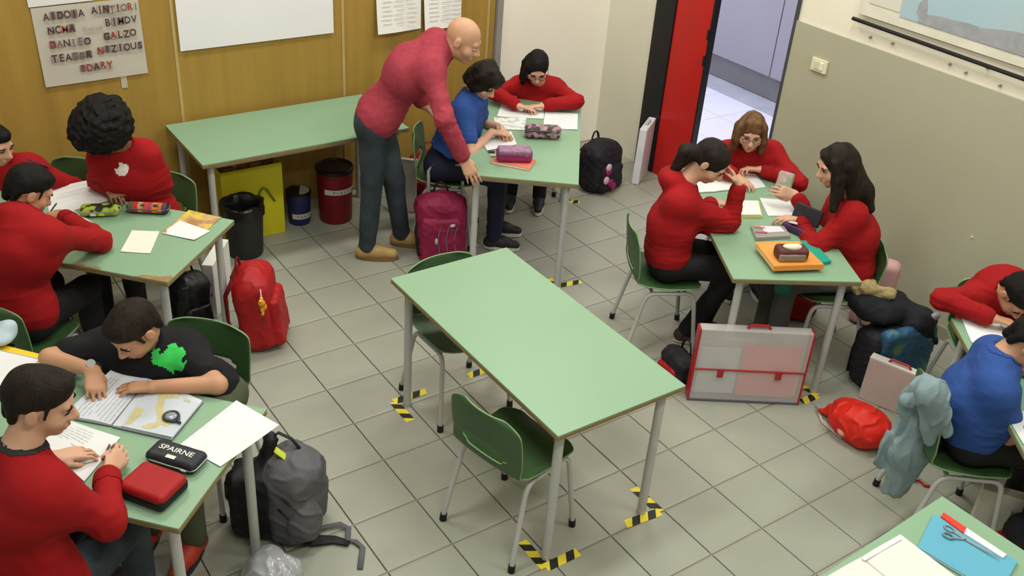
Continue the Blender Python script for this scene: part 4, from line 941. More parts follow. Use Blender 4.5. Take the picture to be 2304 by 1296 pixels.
def pen(label, a, b, m, r=0.0042, mt=None, name='pen'):
    a, b = np.asarray(a), np.asarray(b); u = nrm(b-a); t = thing(name, label, 'pen', tuple(a))
    obj('barrel', MB().tube([a+u*.012, b], r, 10), m, t, smooth='auto'); obj('tip', MB().tube([a, a+u*.012], [.0008, r*.9], 8), mt or M_inkd, t, smooth='auto')
    return t
# --- desk of the three in red at the left
paper('large white sheet before the pupil with the afro', [(102, 426), (216, 402), (254, 450), (112, 488)], rows=6, mk=mat('very_faint_ink', (214, 214, 220), .8))
paper('white sheet half under the arm of the pupil seen from behind', [(118, 478), (166, 474), (212, 503), (150, 512)], TH+.001)
t, c, Rm, L = pcase('open black and lime green pencil case, rounded, on the chipped desk', (182, 484), (272, 481), .082, .050, blotch_mat('lime_black_print', [(0, (24, 26, 18)), (.46, (30, 34, 20)), (.52, (150, 168, 46)), (.7, (176, 190, 70))], 26), zipm=mat('grey_band', (150, 150, 140), .5), rd=.024)
for k, (dx, dy, m) in enumerate(((.0, -.03, mat('white_tag', (226, 230, 220), .5)), (.0, .01, mat('lime_highlighter', (196, 216, 40), .4)))):
    obj('patch', MB().box(c+Rm @ np.array([.041, dy, -.006]), (.004, .026, .014), Rm), m, t)
t, c, Rm, L = pcase('striped pencil case in red, orange and grey on the left desk', (288, 476), (382, 481), .060, .052, M_black, rd=.025)
for k, col in enumerate(((92, 92, 72), (196, 44, 40), (176, 150, 120), (200, 70, 44), (160, 60, 90), (206, 120, 40), (196, 96, 36), (70, 60, 80))):
    y0 = -L/2+.012+k*(L-.02)/8; y1 = y0+(L-.02)/8
    mb = MB(); rr = [(c+Rm @ np.array([.0318*_c(a_), y, .0278*_s(a_)])) for y in (y0, y1) for a_ in np.linspace(-.5, math.pi+.5, 12)]
    mb.add(rr, [(i, i+1, 13+i, 12+i) for i in range(11)]); obj('stripe', mb, mat('stripe_%d' % k, col, .8), t, smooth=True)
paper('small blank cream note lying by itself on the chipped desk', [(297, 519), (359, 521), (338, 571), (271, 567)], m=M_pap2, lift=.003)
mg = paper('glossy brown and yellow magazine near the right corner of the left desk', [(425, 473), (498, 490), (440, 541), (364, 524)], m=blotch_mat('magazine_print', [(0, (120, 92, 70)), (.42, (170, 128, 84)), (.5, (196, 160, 110)), (.58, (222, 190, 60)), (.8, (96, 84, 84))], 9, .3, 4), name='magazine', cat='magazine')
paper('white sheet corner lying over the brown magazine', [(404, 497), (473, 520), (437, 541), (364, 525)], TH+.002, rows=0)
pen('grey pen held by the pupil seen from behind', at(112, 478, TH+.004), at(127, 458, TH+.09), mat('grey_pen', (92, 98, 104), .4))
pen('purple pen held up by the pupil at the left edge', at(112, 377, .81), at(62, 358, .90), mat('purple_pen', (84, 60, 96), .4))
# --- desk at the lower left
sheet('folder', 'yellow folder under the white notebook at the left edge', 'folder', [(-60, 760), (114, 803), (98, 830), (-60, 800)], TH, mat('yellow_card', (238, 196, 40), .6), .001)
nb_ = slab_book('white notebook on a yellow folder at the left edge', [(-70, 778), (90, 813), (18, 890), (-80, 900)], TH+.003, .012, M_paper, M_pap2, 'notebook', 'notebook')
cl = thing('calculator', 'small grey calculator beside the watch hand on the lower left desk', 'calculator', tuple(at(152, 846, TH)))
qq = q4([(140, 822), (176, 848), (166, 860), (128, 838)], TH); obj('case', MB().slab(qq, .012), mat('grey_calc', (150, 152, 158), .4), cl, bevel=.002)
f_ = lambda s, t: (1-s)*(1-t)*qq[0]+s*(1-t)*qq[1]+s*t*qq[2]+(1-s)*t*qq[3]
obj('display', MB().slab([f_(.08, .15)+[0, 0, .012], f_(.3, .15)+[0, 0, .012], f_(.3, .85)+[0, 0, .012], f_(.08, .85)+[0, 0, .012]], .001), mat('lcd', (96, 104, 98), .2), cl)
for i in range(4):
    for j in range(3): s_, t_ = .40+i*.15, .15+j*.26; obj('key', MB().slab([f_(s_, t_)+[0, 0, .012], f_(s_+.1, t_)+[0, 0, .012], f_(s_+.1, t_+.18)+[0, 0, .012], f_(s_, t_+.18)+[0, 0, .012]], .002), M_inkd, cl)
LQ = [(334, 856), (250, 960), (144, 940), (254, 835)]; RQ = [(336, 857), (254, 962), (386, 992), (456, 907)]
ob = open_book('open atlas with a map page, before the pupil in black', LQ, RQ, TH, .014, M_pap3, 'atlas', mcover=mat('dark_cover', (70, 74, 86), .5))
ZA = TH+.0195
def page_pts(px, pts, z):
    q = q4(px, z); return [(1-s)*((1-u)*q[0]+u*q[1])+s*((1-u)*q[3]+u*q[2]) for s, u in pts]
def flat_shape(name, px, pts, z, m, parent, th=.0008):
    p = page_pts(px, pts, z); b = MB(); n_ = np.cross(p[1]-p[0], p[2]-p[1])[2]
    area = sum(p[i][0]*p[(i+1) % len(p)][1]-p[(i+1) % len(p)][0]*p[i][1] for i in range(len(p)))
    p = p if area > 0 else p[::-1]; b.prism(p, [v_+np.array([0, 0, th]) for v_ in p]); return obj(name, b, m, parent)
M_land = mat('map_beige', (196, 184, 136), .7, .12, 30); M_land2 = mat('map_green_grey', (176, 184, 158), .7, .1, 30); M_sea2 = mat('map_sea_page', (190, 198, 206), .6, .02)
flat_shape('map_sea', RQ, [(.10, .03), (.97, .04), (.97, .92), (.10, .94)], TH+.0172, M_sea2, ob)
boot = [(.40, .05), (.55, .02), (.62, .10), (.52, .14), (.44, .20), (.48, .34), (.56, .46), (.66, .56), (.74, .62), (.80, .66), (.76, .74), (.66, .72), (.62, .82), (.52, .88), (.40, .86), (.46, .78), (.56, .72), (.54, .62), (.46, .52), (.38, .40), (.34, .26), (.28, .18), (.30, .10)]
flat_shape('land_print', RQ, boot, TH+.0182, M_land, ob)
flat_shape('land_print', RQ, [(.12, .55), (.24, .52), (.27, .66), (.22, .86), (.13, .90)], TH+.0182, M_land, ob)
flat_shape('land_print', RQ, [(.66, .03), (.80, .04), (.82, .10), (.72, .12)], TH+.0182, M_land2, ob)
print_lines(ob, LQ, TH+.016, 9, mat('page_ink', (196, 199, 206), .8), a0=.1, a1=.9, seed=5)
mgf = thing('magnifier', 'small dark teardrop-shaped magnifier lying on the map page', 'magnifier', tuple(at(388, 938, TH+.02)))
pc, pd_ = at(385, 936, TH+.026), at(412, 956, TH+.026); u = nrm(pd_-pc); w_ = np.cross([0, 0, 1.0], u)
ring = [pc+.026*(_c(a_)*u+_s(a_)*w_)+u*(.012*max(0, _c(a_))**6) for a_ in np.linspace(0, 2*math.pi, 25)]
obj('rim', MB().tube(ring, .0055, 8, cap=False), mat('dark_grey_plastic', (56, 58, 64), .35), mgf, smooth=True)
obj('lens', MB().ball(pc, (.023, .023, .006)), mat('grey_lens', (140, 144, 150), .08, spec=.9), mgf, smooth=True)
obj('handle', MB().tube([pc+u*.030, pc+u*.058], [.009, .004], 8), mat('dark_grey_plastic', (56, 58, 64), .35), mgf, smooth=True)
nq = [(150, 945), (271, 986), (190, 1086), (92, 992)]
paper('open notebook under the hand of the boy writing at lower left', nq, TH, rows=7, lift=.006, name='notebook_page', mk=M_ink, a0=.12, a1=.6, b0=.1, b1=.55)
bs = paper('big blank white sheet overhanging the corner of the lower left desk', [(532, 901), (628, 957), (496, 1051), (406, 1000)], TH+.001, lift=.002)
mb = MB()
for s_ in (.22, .42, .62, .8):
    p = page_pts([(532, 901), (406, 1000), (496, 1051), (628, 957)], [(.035, s_)], TH+.0035)[0]; mb.ball(p, (.003, .003, .0006), seg=8)
o = obj('punch_holes', mb, M_ink, bs); o['kind'] = 'stuff'
t, c, Rm, L = pcase('black pencil case with white lettering and pale zip band', (344, 1022), (455, 1056), .098, .045, mat('black_nylon', (34, 36, 44), .5, .4, 40), zipm=mat('pale_zip', (176, 178, 172), .5), rd=.021, zh=.5)
lt = text_mesh('SPAIRNE', .034); o = link('lettering', lt, mat('white_lettering', (222, 220, 206), .6), t)
Mx = np.eye(4); ax, ay = (Rm[:, 1], -Rm[:, 0]); Mx[:3, 0] = ax*1.05; Mx[:3, 1] = ay*.95; Mx[:3, 2] = [0, 0, 1]; Mx[:3, 3] = c+np.array([0, 0, .0232])-ay*.006
if ax @ CR < 0: Mx[:3, 0] *= -1; Mx[:3, 1] *= -1; Mx[:3, 3] += ay*.012
o.matrix_basis = wpos(t).inverted() @ Matrix(Mx.tolist())
obj('white_patch', MB().box(c+Rm @ np.array([.030, .0, .0225]), (.016, .035, .002), Rm), mat('white_lettering', (222, 220, 206), .6), t)
rp = thing('pencil_case', 'boxy red pencil case with black sides on the lower left desk', 'pencil case', tuple(at(345, 1095, TH)))
rq_ = q4([(318, 1044), (418, 1080), (372, 1146), (271, 1108)], TH+.03); cc = sum(rq_)/4; Rm = frame(rq_[1]-rq_[0], (0, 0, 1)); L = np.linalg.norm(rq_[1]-rq_[0]); W_ = np.linalg.norm(rq_[3]-rq_[0])
cc[2] = TH+.033
solid('body', [('u', 0, rbox(cc-[0, 0, .008], (W_/2, L/2, .024), Rm, .016))], .004, mat('black_nylon2', (24, 24, 26), .6, .2, 40), rp)
solid('lid', [('u', 0, rbox(cc+[0, 0, .006], (W_/2-.001, L/2-.001, .024), Rm, .020)), ('i', 0, half(cc+[0, 0, -.002], (0, 0, -1.0)))], .004, mat('red_nylon', (158, 20, 24), .6, .06, 60, .15, 300), rp)
obj('zipper', MB().tube([cc+Rm @ np.array([math.copysign(abs(_c(a_))**.3, _c(a_))*(W_/2+.001), math.copysign(abs(_s(a_))**.3, _s(a_))*(L/2+.001), -.004])*np.array([1, 1, 1]) for a_ in np.linspace(0, 2*math.pi, 33)], .002, 6, cap=False), M_black, rp)
pen('dark pen in the hand of the boy at lower left', at(247, 1000, TH+.01), at(232, 1034, TH+.11), mat('dark_pen', (60, 44, 44), .4))
cb_ = tag(solid('cloth', [('u', 0, ell(at(-4, 752, TH+.035), (.06, .075, .034))), ('u', .02, ell(at(18, 738, TH+.05), (.035, .04, .03))), ('i', 0, half((0, 0, TH+.001), DN))], .006, mat('pale_blue_cloth', (176, 194, 202), .9, .06, 12), None, post=lambda P, d: d+.006*noise_fn(70, 4, 6)(P))[0], 'crumpled pale blue cloth at the left edge of the lower left desk', 'cloth')
wt = thing('wrist_watch', 'silver wrist watch with dark strap on the wrist of the pupil in black', 'watch', tuple(at(206, 830, TH+.07)))
wc_ = at(206.5, 829, .793); wd_ = D(.32, .65, -.42); e1 = nrm(np.cross(wd_, [0, 0, 1.0])); e2 = np.cross(wd_, e1)
obj('strap', MB().tube([wc_-wd_*.004+.030*(_c(a_)*e1+_s(a_)*e2) for a_ in np.linspace(0, 2*math.pi, 21)], .007, 8, cap=False), mat('dark_strap', (36, 36, 38), .5), wt, smooth=True)
obj('watch_case', MB().tube([wc_-wd_*.004-e2*.028, wc_-wd_*.004-e2*.038] if e2[2] < 0 else [wc_-wd_*.004+e2*.028, wc_-wd_*.004+e2*.038], .017, 16), mat('silver_metal', (120, 120, 118), .4, metal=.6), wt, smooth='auto')
# --- desk with the man
paper('open white notebook before the girl with glasses by the cream wall', [(1128, 234), (1225, 239), (1223, 268), (1118, 263)], rows=5, lift=.008)
paper('white sheet at the far right corner of the desk beside the man', [(1226, 252), (1300, 256), (1299, 293), (1222, 288)], rows=6)
paper('grey map print lying in the middle of the desk beside the man', [(1110, 264), (1184, 266), (1180, 294), (1118, 290)], m=blotch_mat('map_grey_print', [(0, (206, 210, 206)), (.5, (220, 224, 220)), (.6, (176, 184, 176)), (.75, (214, 212, 190))], 22, .7, 3))
paper('white sheet the boy in blue is writing on', [(1081, 314), (1150, 296), (1163, 325), (1096, 340)], TH+.001, rows=4, mk=M_ink)
FLOR = blotch_mat('floral_print', [(0, (44, 36, 40)), (.3, (76, 62, 66)), (.45, (150, 108, 120)), (.7, (186, 140, 150)), (.9, (92, 98, 84))], 38, .7, voronoi=True)
pcase('flowery pink and grey pencil case on the desk beside the man', (1180, 308), (1260, 311), .085, .078, FLOR, rd=.026, zh=.75)
slab_book('red and white book under the magenta pencil case', [(1122, 352), (1204, 366), (1190, 385), (1104, 368)], TH, .016, mat('salmon_cover', (222, 120, 96), .5), M_pap2)
t, c, Rm, L = pcase('magenta pencil case with grey flowered flap, lying on a book', (1116, 360), (1196, 362), .088, .072, mat('magenta_nylon', (146, 34, 92), .6, .12, 20), z=TH+.017, rd=.022, zh=.7)
solid('flap', [('u', 0, rbox(c+[0, 0, .028], (.045, L/2-.008, .014), Rm, .010))], .004, blotch_mat('lilac_print', [(0, (96, 84, 108)), (.5, (140, 108, 134)), (.6, (170, 116, 150)), (.8, (92, 90, 112))], 30, .6), t)
for k, (px, py, col) in enumerate(((1106, 341, (70, 60, 40)), (1112, 350, (206, 196, 170)))):
    p = at(px, py, TH+.008); tag(obj('glue_stick', MB().tube([p-_rt*.02, p+_rt*.02], .008, 10), mat('glue_%d' % k, col, .4), smooth='auto'), ('short dark marker' if k == 0 else 'short cream glue stick')+' at the left end of the magenta pencil case', 'stationery')
pen('pen in the hand of the boy in blue', at(1130, 300, TH+.006), at(1122, 278, TH+.11), mat('pale_pen', (176, 176, 190), .4))
# --- desk of the three girls
open_book('open notebook under the face of the ponytailed girl', [(1604, 398), (1606, 433), (1562, 436), (1562, 402)], [(1604, 398), (1606, 433), (1650, 428), (1642, 396)], TH, .006, M_paper, 'open_notebook', 'notebook')
paper('white sheet before the girl with light brown hair', [(1660, 380), (1686, 374), (1723, 421), (1660, 430)], rows=3)
slab_book('white notebook with a yellow edge in front of the ponytailed girl', [(1652, 456), (1706, 457), (1714, 491), (1640, 490)], TH, .014, mat('pale_yellow_cover', (226, 214, 130), .6), M_pap2, 'notebook', 'notebook', 2)
obj_n = paper('white page on top of the yellow-edged notebook', [(1652, 451), (1705, 452), (1712, 484), (1640, 484)], TH+.015)
paper('left one of two sheets before the long-haired girl', [(1709, 446), (1768, 450), (1786, 486), (1728, 486)], rows=0)
paper('right one of two sheets before the long-haired girl', [(1763, 449), (1812, 452), (1838, 488), (1784, 486)], TH+.001, rows=5, mk=M_ink)
hp_ = thing('patterned_pouch', 'small flowery pouch held by the long-haired girl', 'pouch', tuple(at(1766, 408, TH+.05)))
pc = at(1766, 408, TH+.07); solid('body', [('u', 0, rbox(pc, (.045, .055, .020), frame(D(.2, -.4, .8), D(-.3, .8, .3)), .015))], .004, blotch_mat('pale_floral', [(0, (150, 140, 130)), (.4, (186, 170, 160)), (.6, (190, 140, 150)), (.8, (132, 148, 120))], 40, .7, voronoi=True), hp_, post=lambda P, d: d+.002*noise_fn(80, 2, 6)(P))
obj('zipper', MB().tube([pc+D(1, 0, 0)*x+D(.2, -.4, .8)*.054 for x in (-.04, 0, .04)], .003, 6), M_black, hp_)
tr = thing('pencil_tray', 'clear case of pencils with a white card on the girls\' desk', 'case', tuple(at(1730, 528, TH)))
tq = q4([(1688, 514), (1762, 516), (1778, 538), (1700, 543)], TH)
obj('case', MB().slab(tq, .022), mat('clear_plastic', (214, 206, 200), .15, trans=.55), tr, bevel=.003)
ftr = lambda s, t: (1-s)*(1-t)*tq[0]+s*(1-t)*tq[1]+s*t*tq[2]+(1-s)*t*tq[3]
obj('card', MB().slab([ftr(.25, .1)+[0, 0, .0225], ftr(.85, .1)+[0, 0, .0225], ftr(.9, .6)+[0, 0, .0225], ftr(.32, .65)+[0, 0, .0225]], .001), mat('lilac_card', (224, 214, 224), .7), tr)
for k, col in enumerate(((206, 140, 110), (196, 120, 130))): obj('pencil', MB().tube([ftr(.04, .2+.4*k)+[0, 0, .026], ftr(.36, .3+.4*k)+[0, 0, .026]], .005, 8), mat('pencil_%d' % k, col, .5), tr)
ov = thing('pencil_case', 'open purple pencil case with its lid up on the girls\' desk', 'pencil case', tuple(at(1800, 525, TH)))
pa, pb = at(1770, 512, TH), at(1822, 536, TH); c = (pa+pb)/2; Rm = frame(pb-pa, (0, 0, 1)); L = np.linalg.norm(pb-pa)+.02
M_purp = mat('purple_nylon', (84, 52, 92), .6, .2, 20)
solid('body', [('u', 0, rbox(c+[0, 0, .026], (.042, L/2, .025), Rm, .016)), ('s', .004, rbox(c+[0, 0, .050], (.034, L/2-.008, .025), Rm, .012))], .004, M_purp, ov)
sd_ = 1 if (Rm[:, 0] @ _rt) > 0 else -1
solid('lid', [('u', 0, rbox(c+sd_*Rm[:, 0]*.052+[0, 0, .092], (.009, L/2, .046), Rm @ np.array([[_c(.3*sd_), 0, _s(.3*sd_)], [0, 1, 0], [-_s(.3*sd_), 0, _c(.3*sd_)]]), .008))], .004, mat('dark_case_lining', (40, 38, 46), .6, .2, 20), ov)
for k, (dx, dy, col) in enumerate(((-.015, -.05, (70, 170, 190)), (0.0, -.03, (196, 210, 70)), (.012, -.045, (220, 226, 230)), (-.01, .02, (200, 120, 70)), (.015, .03, (60, 64, 80)))):
    p = c+Rm @ np.array([dx, dy, 0])+[0, 0, .040]; obj('pencil', MB().tube([p-Rm[:, 1]*.03, p+Rm[:, 1]*.035+[0, 0, .012]], .0062, 8), mat('crayon_%d' % k, col, .5), ov, smooth='auto')
sheet('folder', 'teal folder under the orange book', 'folder', [(1770, 548), (1826, 548), (1869, 594), (1790, 608)], TH, mat('teal_card', (30, 150, 130), .5), .001, th=.018)
ob2 = slab_book('thick orange book under the brown pouch', [(1697, 555), (1796, 552), (1852, 606), (1740, 610)], TH+.019, .026, mat('orange_cover', (232, 150, 70), .45, .04), mat('page_edges', (222, 196, 150), .8), spine=2)
bp_ = thing('pouch', 'brown pouch half open on the thick orange book', 'pouch', tuple(at(1775, 575, TH+.045)))
pa, pb = at(1742, 580, TH+.046), at(1812, 580, TH+.046); c = (pa+pb)/2+[0, 0, .032]; Rm = frame(pb-pa, (0, 0, 1)); L = np.linalg.norm(pb-pa)
solid('body', [('u', 0, rbox(c, (.045, L/2, .033), Rm, .022)), ('s', .006, ell(c+[0, 0, .034], (.030, L/2-.02, .014), Rm))], .004, mat('maroon_nylon', (92, 48, 44), .6, .2, 20), bp_, post=lambda P, d: d+.002*noise_fn(70, 6, 6)(P))
solid('side_panel', [('u', 0, rbox(c-FWH*.040-[0, 0, .010], (.010, L/2-.012, .020), Rm, .008))], .004, mat('taupe_panel', (136, 124, 104), .6, .1, 20), bp_)
solid('tissue', [('u', 0, ell(c+[0, 0, .030], (.026, L/2-.03, .014), Rm))], .004, mat('cream_tissue', (222, 214, 190), .9), bp_, post=lambda P, d: d+.005*noise_fn(90, 7, 6)(P))
# --- desk at the right edge
paper('printed sheet under the elbow of the bent pupil in red', [(2161, 712), (2246, 722), (2276, 778), (2186, 772)], m=blotch_mat('grey_sketch', [(0, (226, 228, 230)), (.58, (232, 233, 234)), (.66, (150, 152, 158)), (.72, (226, 228, 230))], 16, .7, 5))
paper('white sheet under the bent pupil\'s face', [(2248, 722), (2330, 730), (2340, 790), (2278, 778)], TH+.001)
paper('white sheet beside the forearm of the boy in blue', [(2262, 930), (2360, 918), (2390, 1010), (2302, 1000)], rows=0)
# --- desk at the lower right corner
BR = TH
p0_, p1_ = at(1950, 1262, BR), at(2024, 1207, BR); dv = nrm(at(2140, 1296, BR)-p1_)*.285; wv = p1_-p0_; wv = nrm(wv-nrm(dv)*(wv @ nrm(dv)))*.20
p0_ = p1_-wv; PX = lambda *ps: [scr(p)[:2] for p in ps]
RB = PX(p0_, p0_+dv, p1_+dv, p1_); LB = PX(p0_-wv*.02, p0_+dv-wv*.02, p0_+dv-wv*1.02, p0_-wv*1.02)
wbn = open_book('open white ring binder on the lower right desk', LB, RB, BR, .010, mat('binder_page', (222, 214, 208), .8, .02, 6), 'ring_binder', 'binder', mcover=M_pap2)
flat_shape('margin', RB, [(.02, .0), (.98, .0), (.98, .045), (.02, .045)], BR+.0145, M_paper, wbn)
fd = thing('folder', 'light blue folder with scissors lying on it', 'folder', tuple(at(2170, 1240, BR)))
fq = q4([(2098, 1162), (2288, 1268), (2244, 1345), (2062, 1236)], BR+.001)
obj('lower_board', MB().slab(fq, .003), mat('sky_blue_card', (92, 164, 190), .5, .02), fd, bevel=.001)
obj('inner_sheets', MB().slab([p*.985+sum(fq)/4*.015+[0, 0, .003] for p in fq], .006), M_pap2, fd)
obj('upper_board', MB().slab([p+[0, 0, .009] for p in fq], .003), mat('sky_blue_card', (92, 164, 190), .5, .02), fd, bevel=.001)
sw_ = thing('pencil_roll', 'red and white striped slim case along the edge of the blue folder', 'case', tuple(at(2140, 1180, BR)))
for nm, px, m in (('red_half', [(2122, 1155), (2174, 1190), (2168, 1202), (2116, 1164)], mat('red_card', (222, 56, 40), .6)), ('white_half', [(2174, 1190), (2264, 1250), (2256, 1258), (2168, 1202)], M_paper)):
    obj(nm, MB().slab(q4(px, BR+.0125), .006), m, sw_, bevel=.001)
sc = thing('scissors', 'steel scissors with grey handles lying on the light blue folder', 'scissors', tuple(at(2160, 1210, BR+.013)))
z_ = BR+.0155; pv = at(2172, 1214, z_)
for k, (rx, ry, tx, ty) in enumerate(((2136, 1190, 2248, 1262), (2134, 1205, 2250, 1258))):
    rc, tp = at(rx, ry, z_+.003*k), at(tx, ty, z_+.003*k); u = nrm(tp-rc); w_ = np.cross([0, 0, 1.0], u)
    h_ = obj('handle', MB().tube([rc+.017*_c(a_)*u+.012*_s(a_)*w_ for a_ in np.linspace(0, 2*math.pi, 17)], .0036, 6, cap=False), mat('grey_handle', (120, 138, 148), .4), sc, smooth=True)
    obj('blade', MB().prism([rc+u*.016-w_*.004, rc+u*.016+w_*.004, pv+w_*.005, tp, pv-w_*.004], [p+np.array([0, 0, .002]) for p in (rc+u*.016-w_*.004, rc+u*.016+w_*.004, pv+w_*.005, tp, pv-w_*.004)]), mat('steel_blade', (190, 192, 196), .2, metal=.9), sc)
obj('rivet', MB().ball(pv+[0, 0, .005], (.004, .004, .002), seg=8), mat('steel_blade', (190, 192, 196), .2, metal=.9), sc)
# ================================================================== BAGS, BINS AND CASES ON THE FLOOR
def backpack(label, base, front, w, d, h, mb_, mp, lean=(0, 0), seed=1, name='backpack', pocket=0.52, strapm=None, squash=1.0, trim=None):
    f = nrm([front[0], front[1], 0]); x = np.array([f[1], -f[0], 0.0]); up = nrm(np.array([lean[0], lean[1], 1.0])); Rm = frame(f-up*(f @ up), up); x = Rm[:, 0]; f = Rm[:, 1]; up = Rm[:, 2]
    b = np.array([base[0], base[1], 0.0]); L = lambda a, q, c: b+x*a+f*q+up*c; nz = noise_fn(26, seed, 7); nz2 = noise_fn(70, seed+2, 6); strapm = strapm or mb_
    ps = lambda P, dd: dd+.008*nz(P)-.006*(np.maximum(0, 1-2.4*np.abs(nz2(P)))-.25)
    t = thing(name, label, 'backpack', (b[0], b[1], 0))
    solid('body', [('u', 0, rbox(L(0, 0, h*.46), (w/2, d/2, h*.46), Rm, min(w, d)*.34)), ('u', .05, ell(L(0, -d*.05, h*.82), (w*.40, d*.42, h*.17), Rm)), ('i', 0, half((0, 0, .002), DN))], .0075, mb_, t, post=ps, sm=1)
    solid('front_pocket', [('u', 0, rbox(L(0, d*.46, h*pocket*.55), (w*.40, d*.20, h*pocket*.50), Rm, d*.18)), ('i', 0, half((0, 0, .003), DN))], .0075, mp, t, post=ps, sm=1)
    arc = [L(w*.47*_c(a), d*.22, h*.50+h*.40*_s(a)) for a in np.linspace(-.25, math.pi+.25, 19)]
    obj('zipper', MB().tube(arc, .005, 6), trim or M_black, t, smooth=True)
    obj('carry_handle', MB().tube([L(.045*_c(a), -d*.30, h*.93+.075*_s(a)) for a in np.linspace(0, math.pi, 11)], .009, 8, flat=.5), strapm, t, smooth=True)
    for sx in (-1, 1):
        obj('strap', MB().tube([L(sx*w*.26, -d*.42, h*.90), L(sx*w*.30, -d*.66, h*.72), L(sx*w*.34, -d*.70, h*.42), L(sx*w*.42, -d*.50, h*.10)], .022, 10, flat=.28), strapm, t, smooth=True)
    return t, L, Rm
M_redn = mat('red_nylon_bag', (160, 18, 22), .55, .12, 8, .12, 120); M_dredn = mat('dark_red_nylon', (120, 16, 22), .6, .12, 8)
t, L, Rm = backpack('bright red backpack standing by the leg of the left desk', (-.395, -.645), (.75, -.45), .30, .20, .46, M_redn, M_redn, (-.10, .05), 3, strapm=M_dredn, pocket=.62)
ch = thing('plush_charm', 'small orange and yellow plush charm hanging on the red backpack', 'toy', tuple(L(.0, .16, .2)))
M_plu = mat('orange_plush', (212, 140, 40), .9, .25, 40, .3, 200); M_plu2 = mat('yellow_plush', (222, 180, 60), .9, .2, 40); p0 = V(590, 684, L(.0, .165, .2)[:2], -.175); uu = nrm(Rm[:, 2]); xx = Rm[:, 0]; ff = Rm[:, 1]
obj('cord', MB().tube([p0+uu*.075-xx*.02, p0+uu*.045-xx*.01, p0+uu*.022], .0035, 6), mat('cream_cord', (226, 214, 200), .7), ch)
solid('body', [('u', 0, ell(p0-uu*.018, .021)), ('u', .006, ell(p0+uu*.012+xx*.010, .019))]+[('u', .006, cap(p0-uu*(.018+q*.5)+xx*.010*sx, p0-uu*(.020+q)+xx*(.032*sx), .008)) for sx in (-1, 1) for q in (0.0, .022)], .003, M_plu, ch, post=lambda P, d: d+.002*noise_fn(160, 3, 6)(P))
obj('ear', MB().ball(p0+uu*.030+xx*.022, .009), M_plu2, ch, smooth=True); obj('ear', MB().ball(p0+uu*.030-xx*.004, .009), M_plu2, ch, smooth=True)
# portfolio under the left desk
pf = thing('portfolio_case', 'white portfolio case with two violet clasps under the left desk', 'case', (-.56, -.31, 0))
e0 = np.array([-.590, -.30, 0]); e1 = np.array([-.542, -.336, 0]); dp = FWH*.30
obj('shell', MB().slab([e0, e1, e1+dp, e0+dp], .335), mat('white_spine', (222, 220, 214), .5), pf, bevel=.004)
for z in (.215, .150): obj('clasp', MB().box((e0*.62+e1*.38)-FWH*.004+[0, 0, z], (.044, .012, .016), frame(FWH, (0, 0, 1))), mat('violet_plastic', (70, 56, 120), .4), pf, bevel=.002)
backpack('black backpack standing beside the white portfolio case under the left desk', (-.71, -.42), (.2, -.95), .20, .14, .36, M_black, M_black, (.06, .06), 19)
tag(obj('cord', MB().tube([at(405, 628, .25), at(400, 645, .2), at(412, 660, .17), at(398, 672, .14), at(410, 684, .1)], .005, 6), mat('teal_cord', (50, 150, 130), .6)), 'teal cord hanging beside the black portfolio case', 'cord')
# waste bin
wb_ = thing('waste_bin', 'black round waste bin with liner near the wall desk', 'bin', (-.135, .29, 0)); bc = (-.135, .29, 0)
obj('bucket', MB().lathe([(0, .004), (.098, .0), (.104, .01), (.121, .33), (.126, .335), (.121, .338), (.116, .33), (.099, .02), (0, .016)], 32, bc), mat('black_bin', (38, 38, 38), .5, .1, 5), wb_, smooth='auto')
def liner(): 
    mb = MB(); P = []
    for i, (r, z) in enumerate(((.129, .275), (.131, .33), (.125, .352), (.112, .345), (.100, .27), (.085, .16), (0.0, .13))):
        P.append([np.array([bc[0]+(r+.004*_s(7*a+i)+.003*_s(13*a+2*i))*_c(a), bc[1]+(r+.004*_s(7*a+i)+.003*_s(13*a+2*i))*_s(a), z+.006*_s(5*a+i) if r > 0 else z]) for a in np.linspace(0, 2*math.pi, 37)])
    mb.grid(P, flip=True); return mb
obj('bin_liner', liner(), mat('black_liner', (16, 16, 18), .3, spec=.5), wb_, smooth=True)
# yellow bag
yb = thing('paper_bag', 'tall bright yellow paper bag with green handle under the wall desk', 'bag', (0, .5, 0)); M_yel = mat('yellow_paper', (206, 196, 30), .55, .03, 3)
x0, x1, y0, y1, hh = -.205, .185, .435, .60, .485
for nm, q in (('front_panel', [(x0, y0), (x1, y0), (x1, y0+.006), (x0, y0+.006)]), ('back_panel', [(x0+.01, y1), (x1-.01, y1), (x1-.01, y1+.006), (x0+.01, y1+.006)]), ('side_panel', [(x0, y0+.007), (x0+.006, y0+.007), (x0+.012, y1-.001), (x0+.006, y1-.001)]), ('side_panel', [(x1-.006, y0+.007), (x1, y0+.007), (x1-.006, y1-.001), (x1-.012, y1-.001)]), ('bottom_panel', [(x0+.007, y0+.007), (x1-.007, y0+.007), (x1-.013, y1-.001), (x0+.013, y1-.001)])):
    obj(nm, MB().slab([(a_, b_, .001) for a_, b_ in q], .006 if nm == 'bottom_panel' else hh-(.004 if 'side' in nm else 0)), M_yel, yb)
obj('handle', MB().tube([(.02, y0-.004, .27), (.03, y0-.012, .32), (.05, y0-.015, .345), (.075, y0-.014, .33), (.10, y0-.010, .28), (.125, y0-.006, .235)], .006, 8), mat('green_cord', (100, 130, 50), .7), yb, smooth=True)
